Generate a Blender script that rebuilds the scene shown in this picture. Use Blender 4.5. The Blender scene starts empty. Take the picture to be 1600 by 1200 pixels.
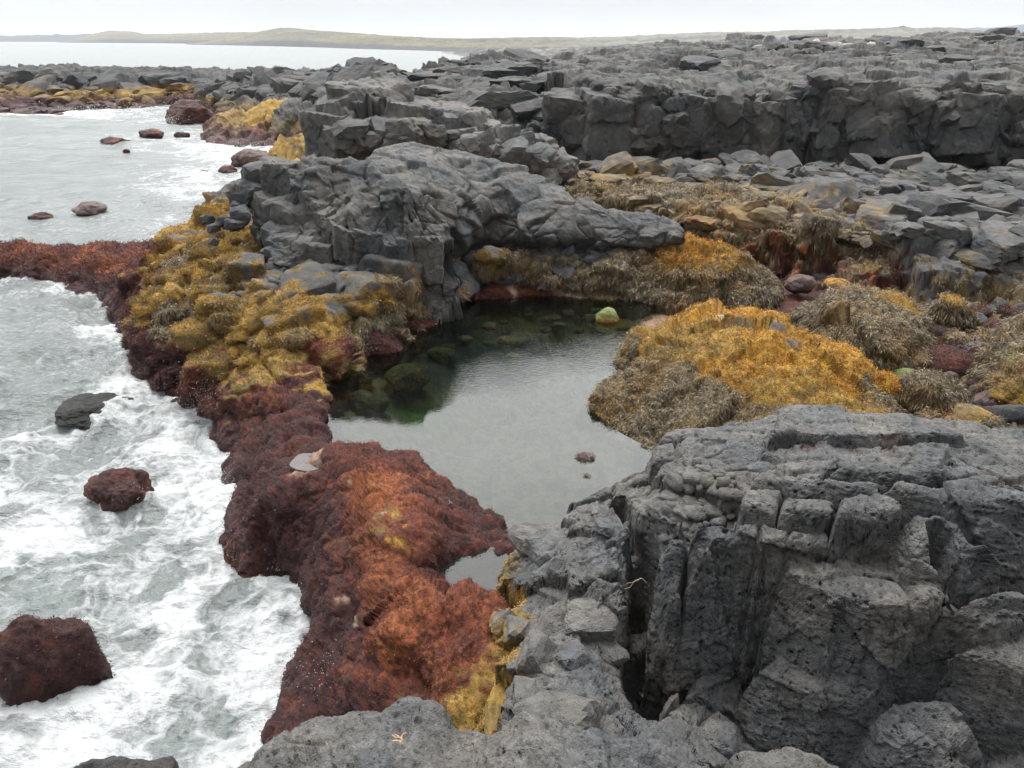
import bpy, bmesh, math, random
import numpy as np
from concurrent.futures import ThreadPoolExecutor
f32 = np.float32
# ---------------------------------------------------------------- camera, sky, sun, exposure
TH = math.radians(24.0); FPX = 1209.0; HCAM = 7.0
scn = bpy.context.scene
cam = bpy.data.objects.new('camera', bpy.data.cameras.new('camera'))
scn.collection.objects.link(cam); scn.camera = cam
cam.location = (0, 0, HCAM); cam.rotation_euler = (math.pi/2 - TH, 0, 0)
cam.data.sensor_width = 36; cam.data.lens = 36*FPX/1600
cam.data.clip_start = 0.1; cam.data.clip_end = 20000
SUN_EL, SUN_AZ = math.radians(70), math.radians(-15)      # azimuth measured from +Y towards +X
world = bpy.data.worlds.new('World'); scn.world = world; world.use_nodes = True
wn = world.node_tree; wn.nodes.clear()
def WN(t, **k):
    n = wn.nodes.new(t)
    for a, b in k.items(): setattr(n, a, b)
    return n
wo = WN('ShaderNodeOutputWorld'); bg = WN('ShaderNodeBackground')
sky = WN('ShaderNodeTexSky', sky_type='NISHITA', sun_disc=False, sun_elevation=SUN_EL, sun_rotation=SUN_AZ, dust_density=4.0)
tc = WN('ShaderNodeTexCoord'); sep = WN('ShaderNodeSeparateXYZ')
wn.links.new(tc.outputs['Generated'], sep.inputs[0])
# overcast layer: brighter overhead than at the horizon, mottled
mr = WN('ShaderNodeValToRGB'); cr = mr.color_ramp
cr.elements[0].position = 0.0; cr.elements[0].color = (0.70, 0.72, 0.73, 1)
cr.elements[1].position = 1.0; cr.elements[1].color = (3.3, 3.32, 3.35, 1)
e = cr.elements.new(0.06); e.color = (0.72, 0.74, 0.75, 1)
e = cr.elements.new(0.28); e.color = (2.15, 2.18, 2.2, 1)
e = cr.elements.new(0.5); e.color = (2.9, 2.93, 2.95, 1)
wn.links.new(sep.outputs[2], mr.inputs[0])
mp = WN('ShaderNodeMapping'); mp.inputs['Scale'].default_value = (1.3, 1.3, 5.0)
nz = WN('ShaderNodeTexNoise'); nz.inputs['Scale'].default_value = 1.7; nz.inputs['Detail'].default_value = 5; nz.inputs['Roughness'].default_value = 0.5
wn.links.new(tc.outputs['Generated'], mp.inputs[0]); wn.links.new(mp.outputs[0], nz.inputs[0])
mm = WN('ShaderNodeMapRange'); mm.inputs[1].default_value = 0.3; mm.inputs[2].default_value = 0.7; mm.inputs[3].default_value = 0.88; mm.inputs[4].default_value = 1.08
wn.links.new(nz.outputs[0], mm.inputs[0])
ml = WN('ShaderNodeVectorMath', operation='SCALE'); wn.links.new(mr.outputs[0], ml.inputs[0]); wn.links.new(mm.outputs[0], ml.inputs['Scale'])
sk = WN('ShaderNodeVectorMath', operation='SCALE'); wn.links.new(sky.outputs[0], sk.inputs[0]); sk.inputs['Scale'].default_value = 0.05
mx = WN('ShaderNodeMix', data_type='RGBA'); mx.inputs[0].default_value = 0.93
# overcast dimmed behind the camera, out of view, to darken camera-facing rock
dm = WN('ShaderNodeMapRange'); dm.inputs[1].default_value = -0.5; dm.inputs[2].default_value = 0.35; dm.inputs[3].default_value = 0.27; dm.inputs[4].default_value = 1.0
wn.links.new(sep.outputs[1], dm.inputs[0])
ml2 = WN('ShaderNodeVectorMath', operation='SCALE'); wn.links.new(ml.outputs[0], ml2.inputs[0]); wn.links.new(dm.outputs[0], ml2.inputs['Scale'])
wn.links.new(sk.outputs[0], mx.inputs[6]); wn.links.new(ml2.outputs[0], mx.inputs[7])
wn.links.new(mx.outputs[2], bg.inputs[0]); bg.inputs[1].default_value = 1.0
wn.links.new(bg.outputs[0], wo.inputs[0])
sun = bpy.data.objects.new('sun', bpy.data.lights.new('sun', 'SUN')); scn.collection.objects.link(sun)
sun.data.energy = 2.6; sun.data.angle = math.radians(18); sun.data.color = (1, 0.97, 0.93)
sun.rotation_euler = (math.pi/2 - SUN_EL, 0, math.pi - SUN_AZ)
scn.view_settings.view_transform = 'Standard'; scn.view_settings.look = 'None'
scn.view_settings.exposure = 0.35; scn.view_settings.gamma = 1.0
scn.cycles.use_denoising = True; scn.cycles.sample_clamp_indirect = 3.0; scn.cycles.volume_bounces = 0; scn.cycles.max_bounces = 5; scn.cycles.transparent_max_bounces = 8
# ---------------------------------------------------------------- pixel -> world
def ray(u, v):
    x = (u-800)/FPX; yd = (v-600)/FPX
    return x, math.cos(TH)-yd*math.sin(TH), -math.sin(TH)-yd*math.cos(TH)
def W(p):
    """(u, v, z) -> point at height z seen there; (u, v, 0, D) -> point at distance D"""
    x, y, z = ray(p[0], p[1])
    if len(p) > 3: t = p[3]/y; return (x*t, p[3], HCAM+z*t)
    t = (p[2]-HCAM)/z
    return (x*t, y*t, p[2])
# ---------------------------------------------------------------- noise
_r = np.random.RandomState(7)
GT = _r.normal(size=(4096, 3)).astype(f32); GT /= np.linalg.norm(GT, axis=1, keepdims=True)
FT = _r.rand(4096, 3).astype(f32); RT = (_r.rand(4096)*2-1).astype(f32)
pool_ = ThreadPoolExecutor(4)
def pmap(fn, P, n=60000):
    ch = [P[i:i+n] for i in range(0, len(P), n)]
    out = list(pool_.map(fn, ch))
    if isinstance(out[0], tuple): return tuple(np.concatenate([o[k] for o in out]) for k in range(len(out[0])))
    return np.concatenate(out)
def hsh(ix, iy, iz, s):
    h = ix*np.int32(73856093) ^ iy*np.int32(19349663) ^ iz*np.int32(83492791) ^ np.int32((s*668265263) & 0x7fffffff)
    h = (h ^ (h >> 13))*np.int32(0x5bd1e995); h = h ^ (h >> 15)
    return h & 4095
def _perlin(P, s):
    fl = np.floor(P); I = fl.astype(np.int32); fr = (P-fl).astype(f32)
    w = fr*fr*fr*(fr*(fr*6-15)+10); out = np.zeros(len(P), f32)
    for dx in (0, 1):
        wx = w[:, 0] if dx else 1-w[:, 0]
        for dy in (0, 1):
            wy = wx*(w[:, 1] if dy else 1-w[:, 1])
            for dz in (0, 1):
                g = GT[hsh(I[:, 0]+dx, I[:, 1]+dy, I[:, 2]+dz, s)]
                out += wy*(w[:, 2] if dz else 1-w[:, 2])*((fr[:, 0]-dx)*g[:, 0]+(fr[:, 1]-dy)*g[:, 1]+(fr[:, 2]-dz)*g[:, 2])
    return out*1.7
def fbm(P, sc, octv=4, s=0, gain=0.5, mode=0, st=(1, 1, 1)):
    st = np.array(st, f32)*sc
    def fn(Q):
        o = np.zeros(len(Q), f32); a = 1.0; tot = 0; q = (Q*st).astype(f32)
        for k in range(octv):
            n = _perlin(q+k*17.3, s+k)
            if mode == 1: n = np.abs(n)*2-0.6          # billow
            elif mode == 2: n = 0.6-np.abs(n)*2        # ridged
            o += a*n; tot += a; a *= gain; q = q*2.03
        return o/tot*(1.4 if mode == 0 else 1)
    with np.errstate(over='ignore'): return pmap(fn, np.asarray(P, f32))
def worley(P, sc, s=0, st=(1, 1, 1), two_d=False):
    st = np.array(st, f32)*sc
    def fn(Q):
        q = (Q*st).astype(f32); fl = np.floor(q); I = fl.astype(np.int32); fr = q-fl; n = len(q)
        f1 = np.full(n, 9e9, f32); f2 = f1.copy(); idd = np.zeros(n, np.int32); dv = np.zeros((n, 3), f32)
        for dx in (-1, 0, 1):
            for dy in (-1, 0, 1):
                for dz in ((0,) if two_d else (-1, 0, 1)):
                    h = hsh(I[:, 0]+dx, I[:, 1]+dy, I[:, 2]+dz if not two_d else I[:, 0]*0, s)
                    ft = FT[h]; d0 = fr-(ft*0.9+0.05)-np.array((dx, dy, dz), f32)
                    if two_d: d0[:, 2] = 0
                    d = (d0*d0).sum(1); m = d < f1
                    f2 = np.where(m, f1, np.minimum(f2, d)); f1 = np.where(m, d, f1)
                    idd = np.where(m, h, idd); dv[m] = d0[m]
        return np.sqrt(f1), np.sqrt(f2), idd, dv
    with np.errstate(over='ignore'): return pmap(fn, np.asarray(P, f32))
def sm(a, b, x):
    t = np.clip((x-a)/(b-a), 0, 1); return t*t*(3-2*t)
def facets(P, sc, s=0, st=(1, 1, 1), tilt=0.6, off=0.35, crack=0.12, cw=0.12):
    f1, f2, i, dv = worley(P, sc, s, st)
    return (off*RT[i] + tilt*(dv*GT[i]).sum(1) - crack*(1-sm(0, cw, f2-f1)))/sc
# ---------------------------------------------------------------- objects
def tag(o, label=None, cat=None, group=None, kind=None):
    for k, v in (('label', label), ('category', cat), ('group', group), ('kind', kind)):
        if v: o[k] = v
    return o
def mesh_obj(name, V, F, mat, parent=None, attrs=None, smooth=True, loc=None):
    V = np.asarray(V, f32); me = bpy.data.meshes.new(name)
    F = np.asarray(F, np.int32); k = F.shape[1]
    if loc is not None: V = V-np.asarray(loc, f32)
    me.vertices.add(len(V)); me.vertices.foreach_set('co', V.ravel())
    me.loops.add(F.size); me.loops.foreach_set('vertex_index', F.ravel())
    me.polygons.add(len(F)); me.polygons.foreach_set('loop_start', np.arange(0, F.size, k, dtype=np.int32))
    me.polygons.foreach_set('use_smooth', np.full(len(F), smooth))
    for an, a in (attrs or {}).items():
        if a.ndim == 2:
            at = me.attributes.new(an, 'FLOAT_COLOR', 'POINT')
            c = np.ones((len(a), 4), f32); c[:, :3] = a; at.data.foreach_set('color', c.ravel())
        else:
            at = me.attributes.new(an, 'FLOAT', 'POINT'); at.data.foreach_set('value', a.astype(f32))
    me.update(calc_edges=True)
    me.materials.append(mat)
    o = bpy.data.objects.new(name, me); scn.collection.objects.link(o)
    if loc is not None: o.location = loc
    if parent is not None:
        o.parent = parent
    return o
# ---------------------------------------------------------------- materials
def newmat(name):
    m = bpy.data.materials.new(name); m.use_nodes = True; nt = m.node_tree; nt.nodes.clear()
    def N(t, ins=None, **k):
        n = nt.nodes.new(t)
        for a, b in k.items(): setattr(n, a, b)
        for a, b in (ins or {}).items():
            if isinstance(b, bpy.types.NodeSocket): nt.links.new(b, n.inputs[a])
            else: n.inputs[a].default_value = b
        return n
    out = N('ShaderNodeOutputMaterial'); return m, N, nt, out
def coast_mat(name, pits=0.0, nscale=22.0, bump=0.5, dist=0.02):
    m, N, nt, out = newmat(name)
    co = N('ShaderNodeNewGeometry').outputs['Position']
    col = N('ShaderNodeAttribute', attribute_name='Col').outputs['Color']
    weed = N('ShaderNodeAttribute', attribute_name='weed').outputs['Fac']
    n1 = N('ShaderNodeTexNoise', {'Vector': co, 'Scale': nscale, 'Detail': 6.0, 'Roughness': 0.65})
    n2 = N('ShaderNodeTexNoise', {'Vector': co, 'Scale': nscale*3.7, 'Detail': 4.0, 'Roughness': 0.7})
    n0 = N('ShaderNodeTexNoise', {'Vector': co, 'Scale': nscale*.3, 'Detail': 5.0, 'Roughness': 0.7})
    n1 = N('ShaderNodeMath', {0: n0.outputs[0], 1: 2.2, 2: n1.outputs[0]}, operation='MULTIPLY_ADD'); n1c = n0
    v = N('ShaderNodeMapRange', {0: n2.outputs[0], 1: 0.3, 2: 0.7, 3: 0.66, 4: 1.34})
    c2 = N('ShaderNodeVectorMath', {0: col, 'Scale': v.outputs[0]}, operation='SCALE')
    h = N('ShaderNodeMath', {0: n1.outputs[0], 1: n2.outputs[0]}, operation='ADD')
    hh = h.outputs[0]; cc = c2.outputs[0]
    if pits:
        wv = N('ShaderNodeVectorMath', {0: n1c.outputs[1], 'Scale': 0.02}, operation='SCALE')
        pv = N('ShaderNodeVectorMath', {0: co, 1: wv.outputs[0]}, operation='ADD')
        mpn = N('ShaderNodeMapping', {0: pv.outputs[0], 'Scale': (1, 1, 1.8)})
        vo = N('ShaderNodeTexVoronoi', {'Vector': mpn.outputs[0], 'Scale': 22.0, 'Randomness': 1.0})
        ns = N('ShaderNodeTexNoise', {'Vector': co, 'Scale': 2.3, 'Detail': 3.0})
        th = N('ShaderNodeMapRange', {0: ns.outputs[0], 1: 0.35, 2: 0.7, 3: 0.12, 4: 0.42})
        pr = N('ShaderNodeMath', {0: vo.outputs['Distance'], 1: th.outputs[0]}, operation='DIVIDE')
        pc = N('ShaderNodeMath', {0: pr.outputs[0], 1: 1.0}, operation='MINIMUM')
        inv = N('ShaderNodeMath', {0: 1.0, 1: weed}, operation='SUBTRACT')
        pm = N('ShaderNodeMath', {0: pc.outputs[0], 1: inv.outputs[0]}, operation='MULTIPLY')
        p3 = N('ShaderNodeMath', {0: pm.outputs[0], 1: pits}, operation='MULTIPLY')
        hh = N('ShaderNodeMath', {0: hh, 1: p3.outputs[0]}, operation='ADD').outputs[0]
    st = N('ShaderNodeMapRange', {0: weed, 3: bump, 4: min(1.0, bump*1.6)})
    bp = N('ShaderNodeBump', {'Height': hh, 'Strength': st.outputs[0], 'Distance': dist})
    rg = N('ShaderNodeAttribute', attribute_name='wet').outputs['Fac']
    ro = N('ShaderNodeMapRange', {0: rg, 3: 0.82, 4: 0.34})
    p = N('ShaderNodeBsdfPrincipled', {'Base Color': cc, 'Roughness': ro.outputs[0], 'Normal': bp.outputs[0], 'IOR': 1.42})
    nt.links.new(p.outputs[0], out.inputs[0]); return m
M_near = coast_mat('vesicular_lava', pits=1.3, nscale=26, bump=0.95, dist=0.03)
M_mid = coast_mat('weathered_basalt', nscale=11, bump=0.8, dist=0.06)
M_far = coast_mat('distant_lava', nscale=3.0, bump=0.6, dist=0.25)
def weed_mat():
    m, N, nt, out = newmat('seaweed_fronds')
    col = N('ShaderNodeAttribute', attribute_name='Col').outputs['Color']
    p = N('ShaderNodeBsdfPrincipled', {'Base Color': col, 'Roughness': 0.38})
    t = N('ShaderNodeBsdfTranslucent', {'Color': col})
    x = N('ShaderNodeMixShader', {0: 0.25, 1: p.outputs[0], 2: t.outputs[0]})
    nt.links.new(x.outputs[0], out.inputs[0]); return m
M_weed = weed_mat()
# ---------------------------------------------------------------- land-mass builder
def rbf_fit(pts):
    pts = np.array(pts, float); n = len(pts)
    d = np.linalg.norm(pts[:, None, :2]-pts[None, :, :2], axis=2)
    A = np.zeros((n+3, n+3)); A[:n, :n] = d; A[:n, n] = 1; A[:n, n+1:] = pts[:, :2]; A[n, :n] = 1; A[n+1:, :n] = pts[:, :2].T
    A[:n, :n] += -np.eye(n)*0.02
    w = np.linalg.solve(A, np.r_[pts[:, 2], 0, 0, 0])
    def f(X):
        o = (w[n]+w[n+1]*X[:, 0]+w[n+2]*X[:, 1]).astype(f32)
        for k in range(n):
            o += f32(w[k])*np.hypot(X[:, 0]-f32(pts[k, 0]), X[:, 1]-f32(pts[k, 1]))
        return o
    return lambda X: pmap(f, X)
def polysd(X, poly):
    poly = np.array(poly, f32)
    def f(Q):
        d = np.full(len(Q), 9e9, f32); ins = np.zeros(len(Q), bool)
        for i in range(len(poly)):
            a = poly[i]; b = poly[(i+1) % len(poly)]; e = b-a; w = Q[:, :2]-a
            t = np.clip((w@e)/max(float(e@e), 1e-9), 0, 1); r = w-t[:, None]*e
            d = np.minimum(d, (r*r).sum(1))
            if a[1] != b[1]:
                c = ((a[1] > Q[:, 1]) != (b[1] > Q[:, 1])) & (Q[:, 0] < (b[0]-a[0])*(Q[:, 1]-a[1])/(b[1]-a[1])+a[0])
                ins ^= c
        return np.where(ins, -np.sqrt(d), np.sqrt(d))
    return pmap(f, X)
def bil(R, x, y):
    H, x0, y0, res = R
    fx = np.clip((x-x0)/res, 0, H.shape[1]-1.001); fy = np.clip((y-y0)/res, 0, H.shape[0]-1.001)
    i = fx.astype(int); j = fy.astype(int); u = (fx-i).astype(f32); v = (fy-j).astype(f32)
    return (H[j, i]*(1-u)+H[j, i+1]*u)*(1-v)+(H[j+1, i]*(1-u)+H[j+1, i+1]*u)*v
def blur(A, n, ax):
    if n < 1: return A
    c = np.cumsum(np.concatenate([np.repeat(A.take([0], ax), n+1, ax), A, np.repeat(A.take([-1], ax), n, ax)], ax), axis=ax, dtype=np.float64)
    L = A.shape[ax]
    return ((c.take(range(2*n+1, 2*n+1+L), ax)-c.take(range(0, L), ax))/(2*n+1)).astype(f32)
def raster(m):
    """height of one rock mass on a regular ground grid: fitted surface, edge fall-off, blocks, columns"""
    out = [W(p) for p in m['out']]; inn = [W(p) for p in m.get('inn', [])]
    res = m['res']; slope = m.get('slope', 2.5); mg = m.get('margin', 1.5)
    P = np.array(out+inn); x0, y0 = P[:, 0].min()-mg, P[:, 1].min()-mg; x1, y1 = P[:, 0].max()+mg, P[:, 1].max()+mg
    if m.get('xclip'): x0, x1 = max(x0, m['xclip'][0]), min(x1, m['xclip'][1])
    nx, ny = int((x1-x0)/res)+2, int((y1-y0)/res)+2
    gx, gy = np.meshgrid(x0+np.arange(nx)*res, y0+np.arange(ny)*res)
    X = np.stack([gx.ravel(), gy.ravel(), np.zeros(gx.size)], 1).astype(f32)
    wa, ws = m.get('warp', (0.15, 1.2)); sd_ = m.get('seed', 1)
    XW = X.copy(); XW[:, 0] += wa*fbm(X, ws, 3, sd_+11); XW[:, 1] += wa*fbm(X, ws, 3, sd_+12)
    fit = rbf_fit(out+inn); rad = m.get('round', 0.2); rd = m.get('rdrop', 0.15)
    def base(Q, QW):
        h = fit(Q); s = polysd(QW, [p[:2] for p in out])
        h = h-rd*np.clip(1+s/rad, 0, 1)**2
        return h-slope*np.maximum(s, 0)
    h = base(X, XW)
    for c in m.get('cols', []):       # (cell size, step, mix, tilt, stretch)
        cs, stp, mixf, tl, st = c
        f1, f2, i, dv = worley(XW, 1/cs, sd_+31+int(cs*100), (st[0], st[1], 1), True)
        cx = np.stack([X[:, 0]-dv[:, 0]*cs/st[0], X[:, 1]-dv[:, 1]*cs/st[1]], 1)
        hr = h.reshape(ny, nx)
        hc = bil((hr, x0, y0, res), cx[:, 0], cx[:, 1]).astype(f32)
        gate = 1.0
        if len(m.get('colband', ())) == 2: gate = sm(m['colband'][0], m['colband'][1], hc)
        hn = hc+stp*RT[i]+tl*(dv[:, 0]*GT[i, 0]+dv[:, 1]*GT[i, 1])*cs-0.12*cs*(1-sm(0, 0.16, f2-f1))
        h = h+(hn-h)*mixf*gate
    for b in m.get('blocks', []):     # explicit blocks: polygon of (u, v, z)
        bp = [W(p) for p in b['p']]
        A = np.array([[p[0], p[1], 1] for p in bp]); co = np.linalg.lstsq(A, np.array([p[2] for p in bp]), rcond=None)[0]
        wb = b.get('warp', 0.05)
        XB = X.copy(); XB[:, 0] += wb*fbm(X, 3.0, 3, sd_+51); XB[:, 1] += wb*fbm(X, 3.0, 3, sd_+52)
        s = polysd(XB, [p[:2] for p in bp]); bv = b.get('bev', 0.06)
        hb = (co[0]*X[:, 0]+co[1]*X[:, 1]+co[2]).astype(f32)-bv*0.8*np.clip(1+s/bv, 0, 1)**2-b.get('sl', 7)*np.maximum(s, 0)
        h = np.maximum(h, hb)-b.get('gap', 0.05)*np.exp(-((s-0.01)/0.022)**2)
    for b in m.get('dig', []):        # hollows: (u, v, z, radius, depth)
        c = W(b[:3]); r2 = (X[:, 0]-c[0])**2+(X[:, 1]-c[1])**2
        h = h-b[4]*np.exp(-(r2/b[3]**2)**2)
    if 'fn' in m: h = m['fn'](X, h)
    return (h.reshape(ny, nx).astype(f32), x0, y0, res)
TYPES = ('rock', 'yel', 'red', 'wrack', 'pale', 'green', 'org', 'pink')
def weights(m, P):
    n = len(P); D = {t: None for t in TYPES}
    ws = m.get('zwarp', 0.35)
    Q = P.copy()
    for k in range(3): Q[:, k] += ws*fbm(P, 0.55/ws, 4, 61+k)
    for z in m['zones']:
        c = W(z[:3] if len(z) < 6 else (z[0], z[1], z[2], z[5])); rr = z[4] if len(z) > 4 else 1.0
        d = np.sqrt((Q[:, 0]-c[0])**2+(Q[:, 1]-c[1])**2+(2*(Q[:, 2]-c[2]))**2)/rr+0.02
        D[z[3]] = d if D[z[3]] is None else np.minimum(D[z[3]], d)
    if 'zfn' in m: m['zfn'](P, D)
    w = np.zeros((n, len(TYPES)), f32); pat = fbm(P, 0.9/ws, 4, 71)
    for i, t in enumerate(TYPES):
        if D[t] is not None:
            d = D[t]*np.exp(0.9*pat*(1 if i % 2 else -1)*m.get('patch', 0.5))
            w[:, i] = 1/d**10
    return w/w.sum(1, keepdims=True)
def c3(*a): return np.array(a, f32)
def colour(m, P, w, nrm):
    s = m.get('nsc', 1.0)
    a = fbm(P, 0.8*s, 4, 81)[:, None]; b = fbm(P, 5*s, 4, 82)[:, None]; c = fbm(P, 17*s, 3, 83)[:, None]
    def mixc(A, B, t): t = np.clip(t, 0, 1); return A*(1-t)+B*t
    g0 = m.get('grey', 0.070)
    tone = mixc(c3(0.93, 0.98, 1.04), c3(1.08, 1.0, 0.90), 0.5+1.0*a+m.get('warm', 0.0))
    rock = g0*np.exp(0.35*a+0.40*b+0.40*c)*tone
    f1, f2, idd, dv = worley(P, 1.1*s, 91); rock = rock*(1+0.16*RT[idd][:, None])
    yel = mixc(c3(.27, .165, .035), c3(.42, .25, .05), 0.5+1.5*b); yel = mixc(yel, c3(.13, .095, .04), 0.18+1.3*a+1.1*c)
    org = mixc(c3(.40, .18, .018), c3(.50, .29, .04), 0.5+1.6*b); org = mixc(org, c3(.12, .065, .02), 0.16+0.9*a+1.5*c)
    ro = sm(m.get('rz', (0.3, 1.6))[0], m.get('rz', (0.3, 1.6))[1], P[:, 2])[:, None]
    red = mixc(c3(.034, .010, .009), c3(.115, .028, .012), ro+0.7*b+0.5*a); red = mixc(red, c3(.19, .058, .017), ro-0.72+1.3*a+0.6*c)
    red = red*(1.2+0.9*c)
    wr = mixc(c3(.075, .056, .030), c3(.27, .215, .13), 0.45+1.5*c+0.9*b); wr = mixc(wr, c3(.26, .155, .045), 0.15+1.1*a+0.7*b)
    wr = mixc(wr, c3(.035, .028, .018), 1.2*b-0.15)
    pale = mixc(c3(.36, .24, .17), c3(.20, .12, .09), 0.4+1.6*b)
    grn = mixc(c3(.13, .17, .045), c3(.22, .25, .09), 0.5+1.5*b)
    pink = mixc(c3(.16, .105, .095), c3(.11, .08, .075), 0.5+1.5*b)
    cols = dict(pink=pink, rock=rock, yel=yel, red=red, wrack=wr, pale=pale, green=grn, org=org)
    C = sum(w[:, i:i+1]*cols[t] for i, t in enumerate(TYPES))
    return np.clip(C, 0.008, 0.8).astype(f32)
def grid_normals(G):
    du = np.gradient(G, axis=0); dv = np.gradient(G, axis=1)
    n = np.cross(du, dv); n /= np.linalg.norm(n, axis=2, keepdims=True)+1e-12
    return n
STATS = []
def sample_mesh(m, R):
    H, x0, y0, res = R
    ny, nx = H.shape; zc = m['zcut']; px = m.get('px', 1.25)
    jj, ii = np.nonzero(H[::4, ::4] > zc); xs = x0+ii*4*res; ys = y0+jj*4*res
    if m.get('yfar'): k = ys < m['yfar']; xs, ys = xs[k], ys[k]
    r = np.hypot(xs, ys); a = np.arctan2(xs, ys)
    lo, hi = m.get('aclip', (-0.95, 0.95))
    a0, a1 = max(a.min()-.01, lo), min(a.max()+.01, hi); k = (a > a0) & (a < a1); r0, r1 = max(r[k].min()*0.99, 0.4), r[k].max()*1.01
    da = px/774.0; na = int((a1-a0)/da)+2
    A = np.linspace(a0, a1, na); nr = m.get('nfine', 1800)
    Rf = np.geomspace(r0, r1, nr) if r1/r0 > 3 else np.linspace(r0, r1, nr)
    AA, RR = np.meshgrid(A, Rf, indexing='ij')
    h = bil(R, RR*np.sin(AA), RR*np.cos(AA)).astype(f32)
    inb = (RR*np.sin(AA) > x0) & (RR*np.sin(AA) < x0+(nx-1)*res) & (RR*np.cos(AA) > y0) & (RR*np.cos(AA) < y0+(ny-1)*res)
    h = np.where(inb, h, zc-1)
    dr = np.gradient(Rf)[None, :]; dh = np.gradient(h, axis=1)
    dist = np.sqrt(RR**2+(HCAM-h)**2)
    dens = np.sqrt((dr*m.get('wr', 0.5))**2+np.minimum(np.abs(dh), dr*12)**2)/dist*np.where(h > zc, 1, 0.02)
    # surfaces turned away from the camera side need fewer points
    dens = np.where((dh/dr) < -np.maximum(HCAM-h, 0.2)/RR*1.3, dens*0.35, dens)
    for _ in range(2): dens = blur(blur(dens.astype(f32), m.get('blura', 7), 0), 4, 1)
    tot = dens.sum(1); M = int(np.percentile(tot, 92)/da*1.0)+4; M = min(M, m.get('mmax', 1500))
    cum = np.concatenate([np.zeros((na, 1)), np.cumsum(dens, 1)[:, :-1]], 1); cum /= cum[:, -1:]
    q = np.linspace(0, 1, M); RK = np.stack([np.interp(q, cum[i], Rf) for i in range(na)])
    AK = np.repeat(A[:, None], M, 1); x = RK*np.sin(AK); y = RK*np.cos(AK)
    z = bil(R, x, y).astype(f32)
    inb = (x > x0) & (x < x0+(nx-1)*res) & (y > y0) & (y < y0+(ny-1)*res)
    z = np.where(inb, z, zc-1)
    return np.stack([x, y, z], 2).astype(f32)
def frond_mesh(name, P, N, C, w, n, parent, rs, m):
    """many small kite-shaped fronds rooted on the weed-covered parts"""
    L0 = {'yel': .021, 'org': .024, 'red': .018, 'wrack': .058, 'green': .022}
    Wd = {'yel': .008, 'org': .009, 'red': .008, 'wrack': .0085, 'green': .008}
    ln = np.zeros(len(P), f32); wd = np.zeros(len(P), f32); pw = np.zeros(len(P), f32)
    for t in L0:
        i = TYPES.index(t); ln += w[:, i]*L0[t]; wd += w[:, i]*Wd[t]; pw += w[:, i]
    pw = np.where(pw > 0.5, pw, 0); dist = np.sqrt((P[:, 0]**2+P[:, 1]**2+(HCAM-P[:, 2])**2)); 
    if pw.sum() < 10: return
    ix = rs.choice(len(P), n, p=pw/pw.sum()); ix = ix[P[ix, 2] > m.get('frz', -0.1)]; n = len(ix)
    p = P[ix]+rs.normal(size=(n, 3)).astype(f32)*(0.006+0.0008*dist[ix])[:, None]; nn = N[ix]; scl = np.maximum(1, dist[ix]/9.0)**0.9
    l = (ln[ix]*scl*rs.uniform(.6, 1.5, n))[:, None].astype(f32); wv = (wd[ix]*scl*rs.uniform(.7, 1.3, n))[:, None].astype(f32)
    wk = w[ix, TYPES.index('wrack')][:, None]
    g = np.array([0, 0, -1], f32); tg = g-nn*(nn@g)[:, None]
    comb = fbm(p, 3.0, 2, 5)[:, None]*np.cross(nn, tg)*1.5
    d = nn*(0.75-0.55*wk)+rs.normal(size=(n, 3)).astype(f32)*(0.55-0.15*wk)+(tg+comb)*(0.2+0.9*wk); d /= np.linalg.norm(d, axis=1, keepdims=True)+1e-6
    sd = np.cross(d, nn+rs.normal(size=(n, 3)).astype(f32)*.5); sd /= np.linalg.norm(sd, axis=1, keepdims=True)+1e-6
    mid = p+d*l*0.5+nn*l*(0.10); tip = p+d*l+g*l*(0.25)*wk
    V = np.stack([p-nn*0.004, mid+sd*wv*.5, tip, mid-sd*wv*.5], 1).reshape(-1, 3)
    F = np.arange(n*4).reshape(n, 4)
    cc = C[ix]*rs.uniform(.45, 1.5, n)[:, None]; cc = np.repeat(np.clip(cc, .01, .8), 4, 0).astype(f32)
    o = mesh_obj(name, V, F, M_weed, parent, {'Col': cc}, smooth=False)
    o['kind'] = 'stuff'; return o
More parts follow.
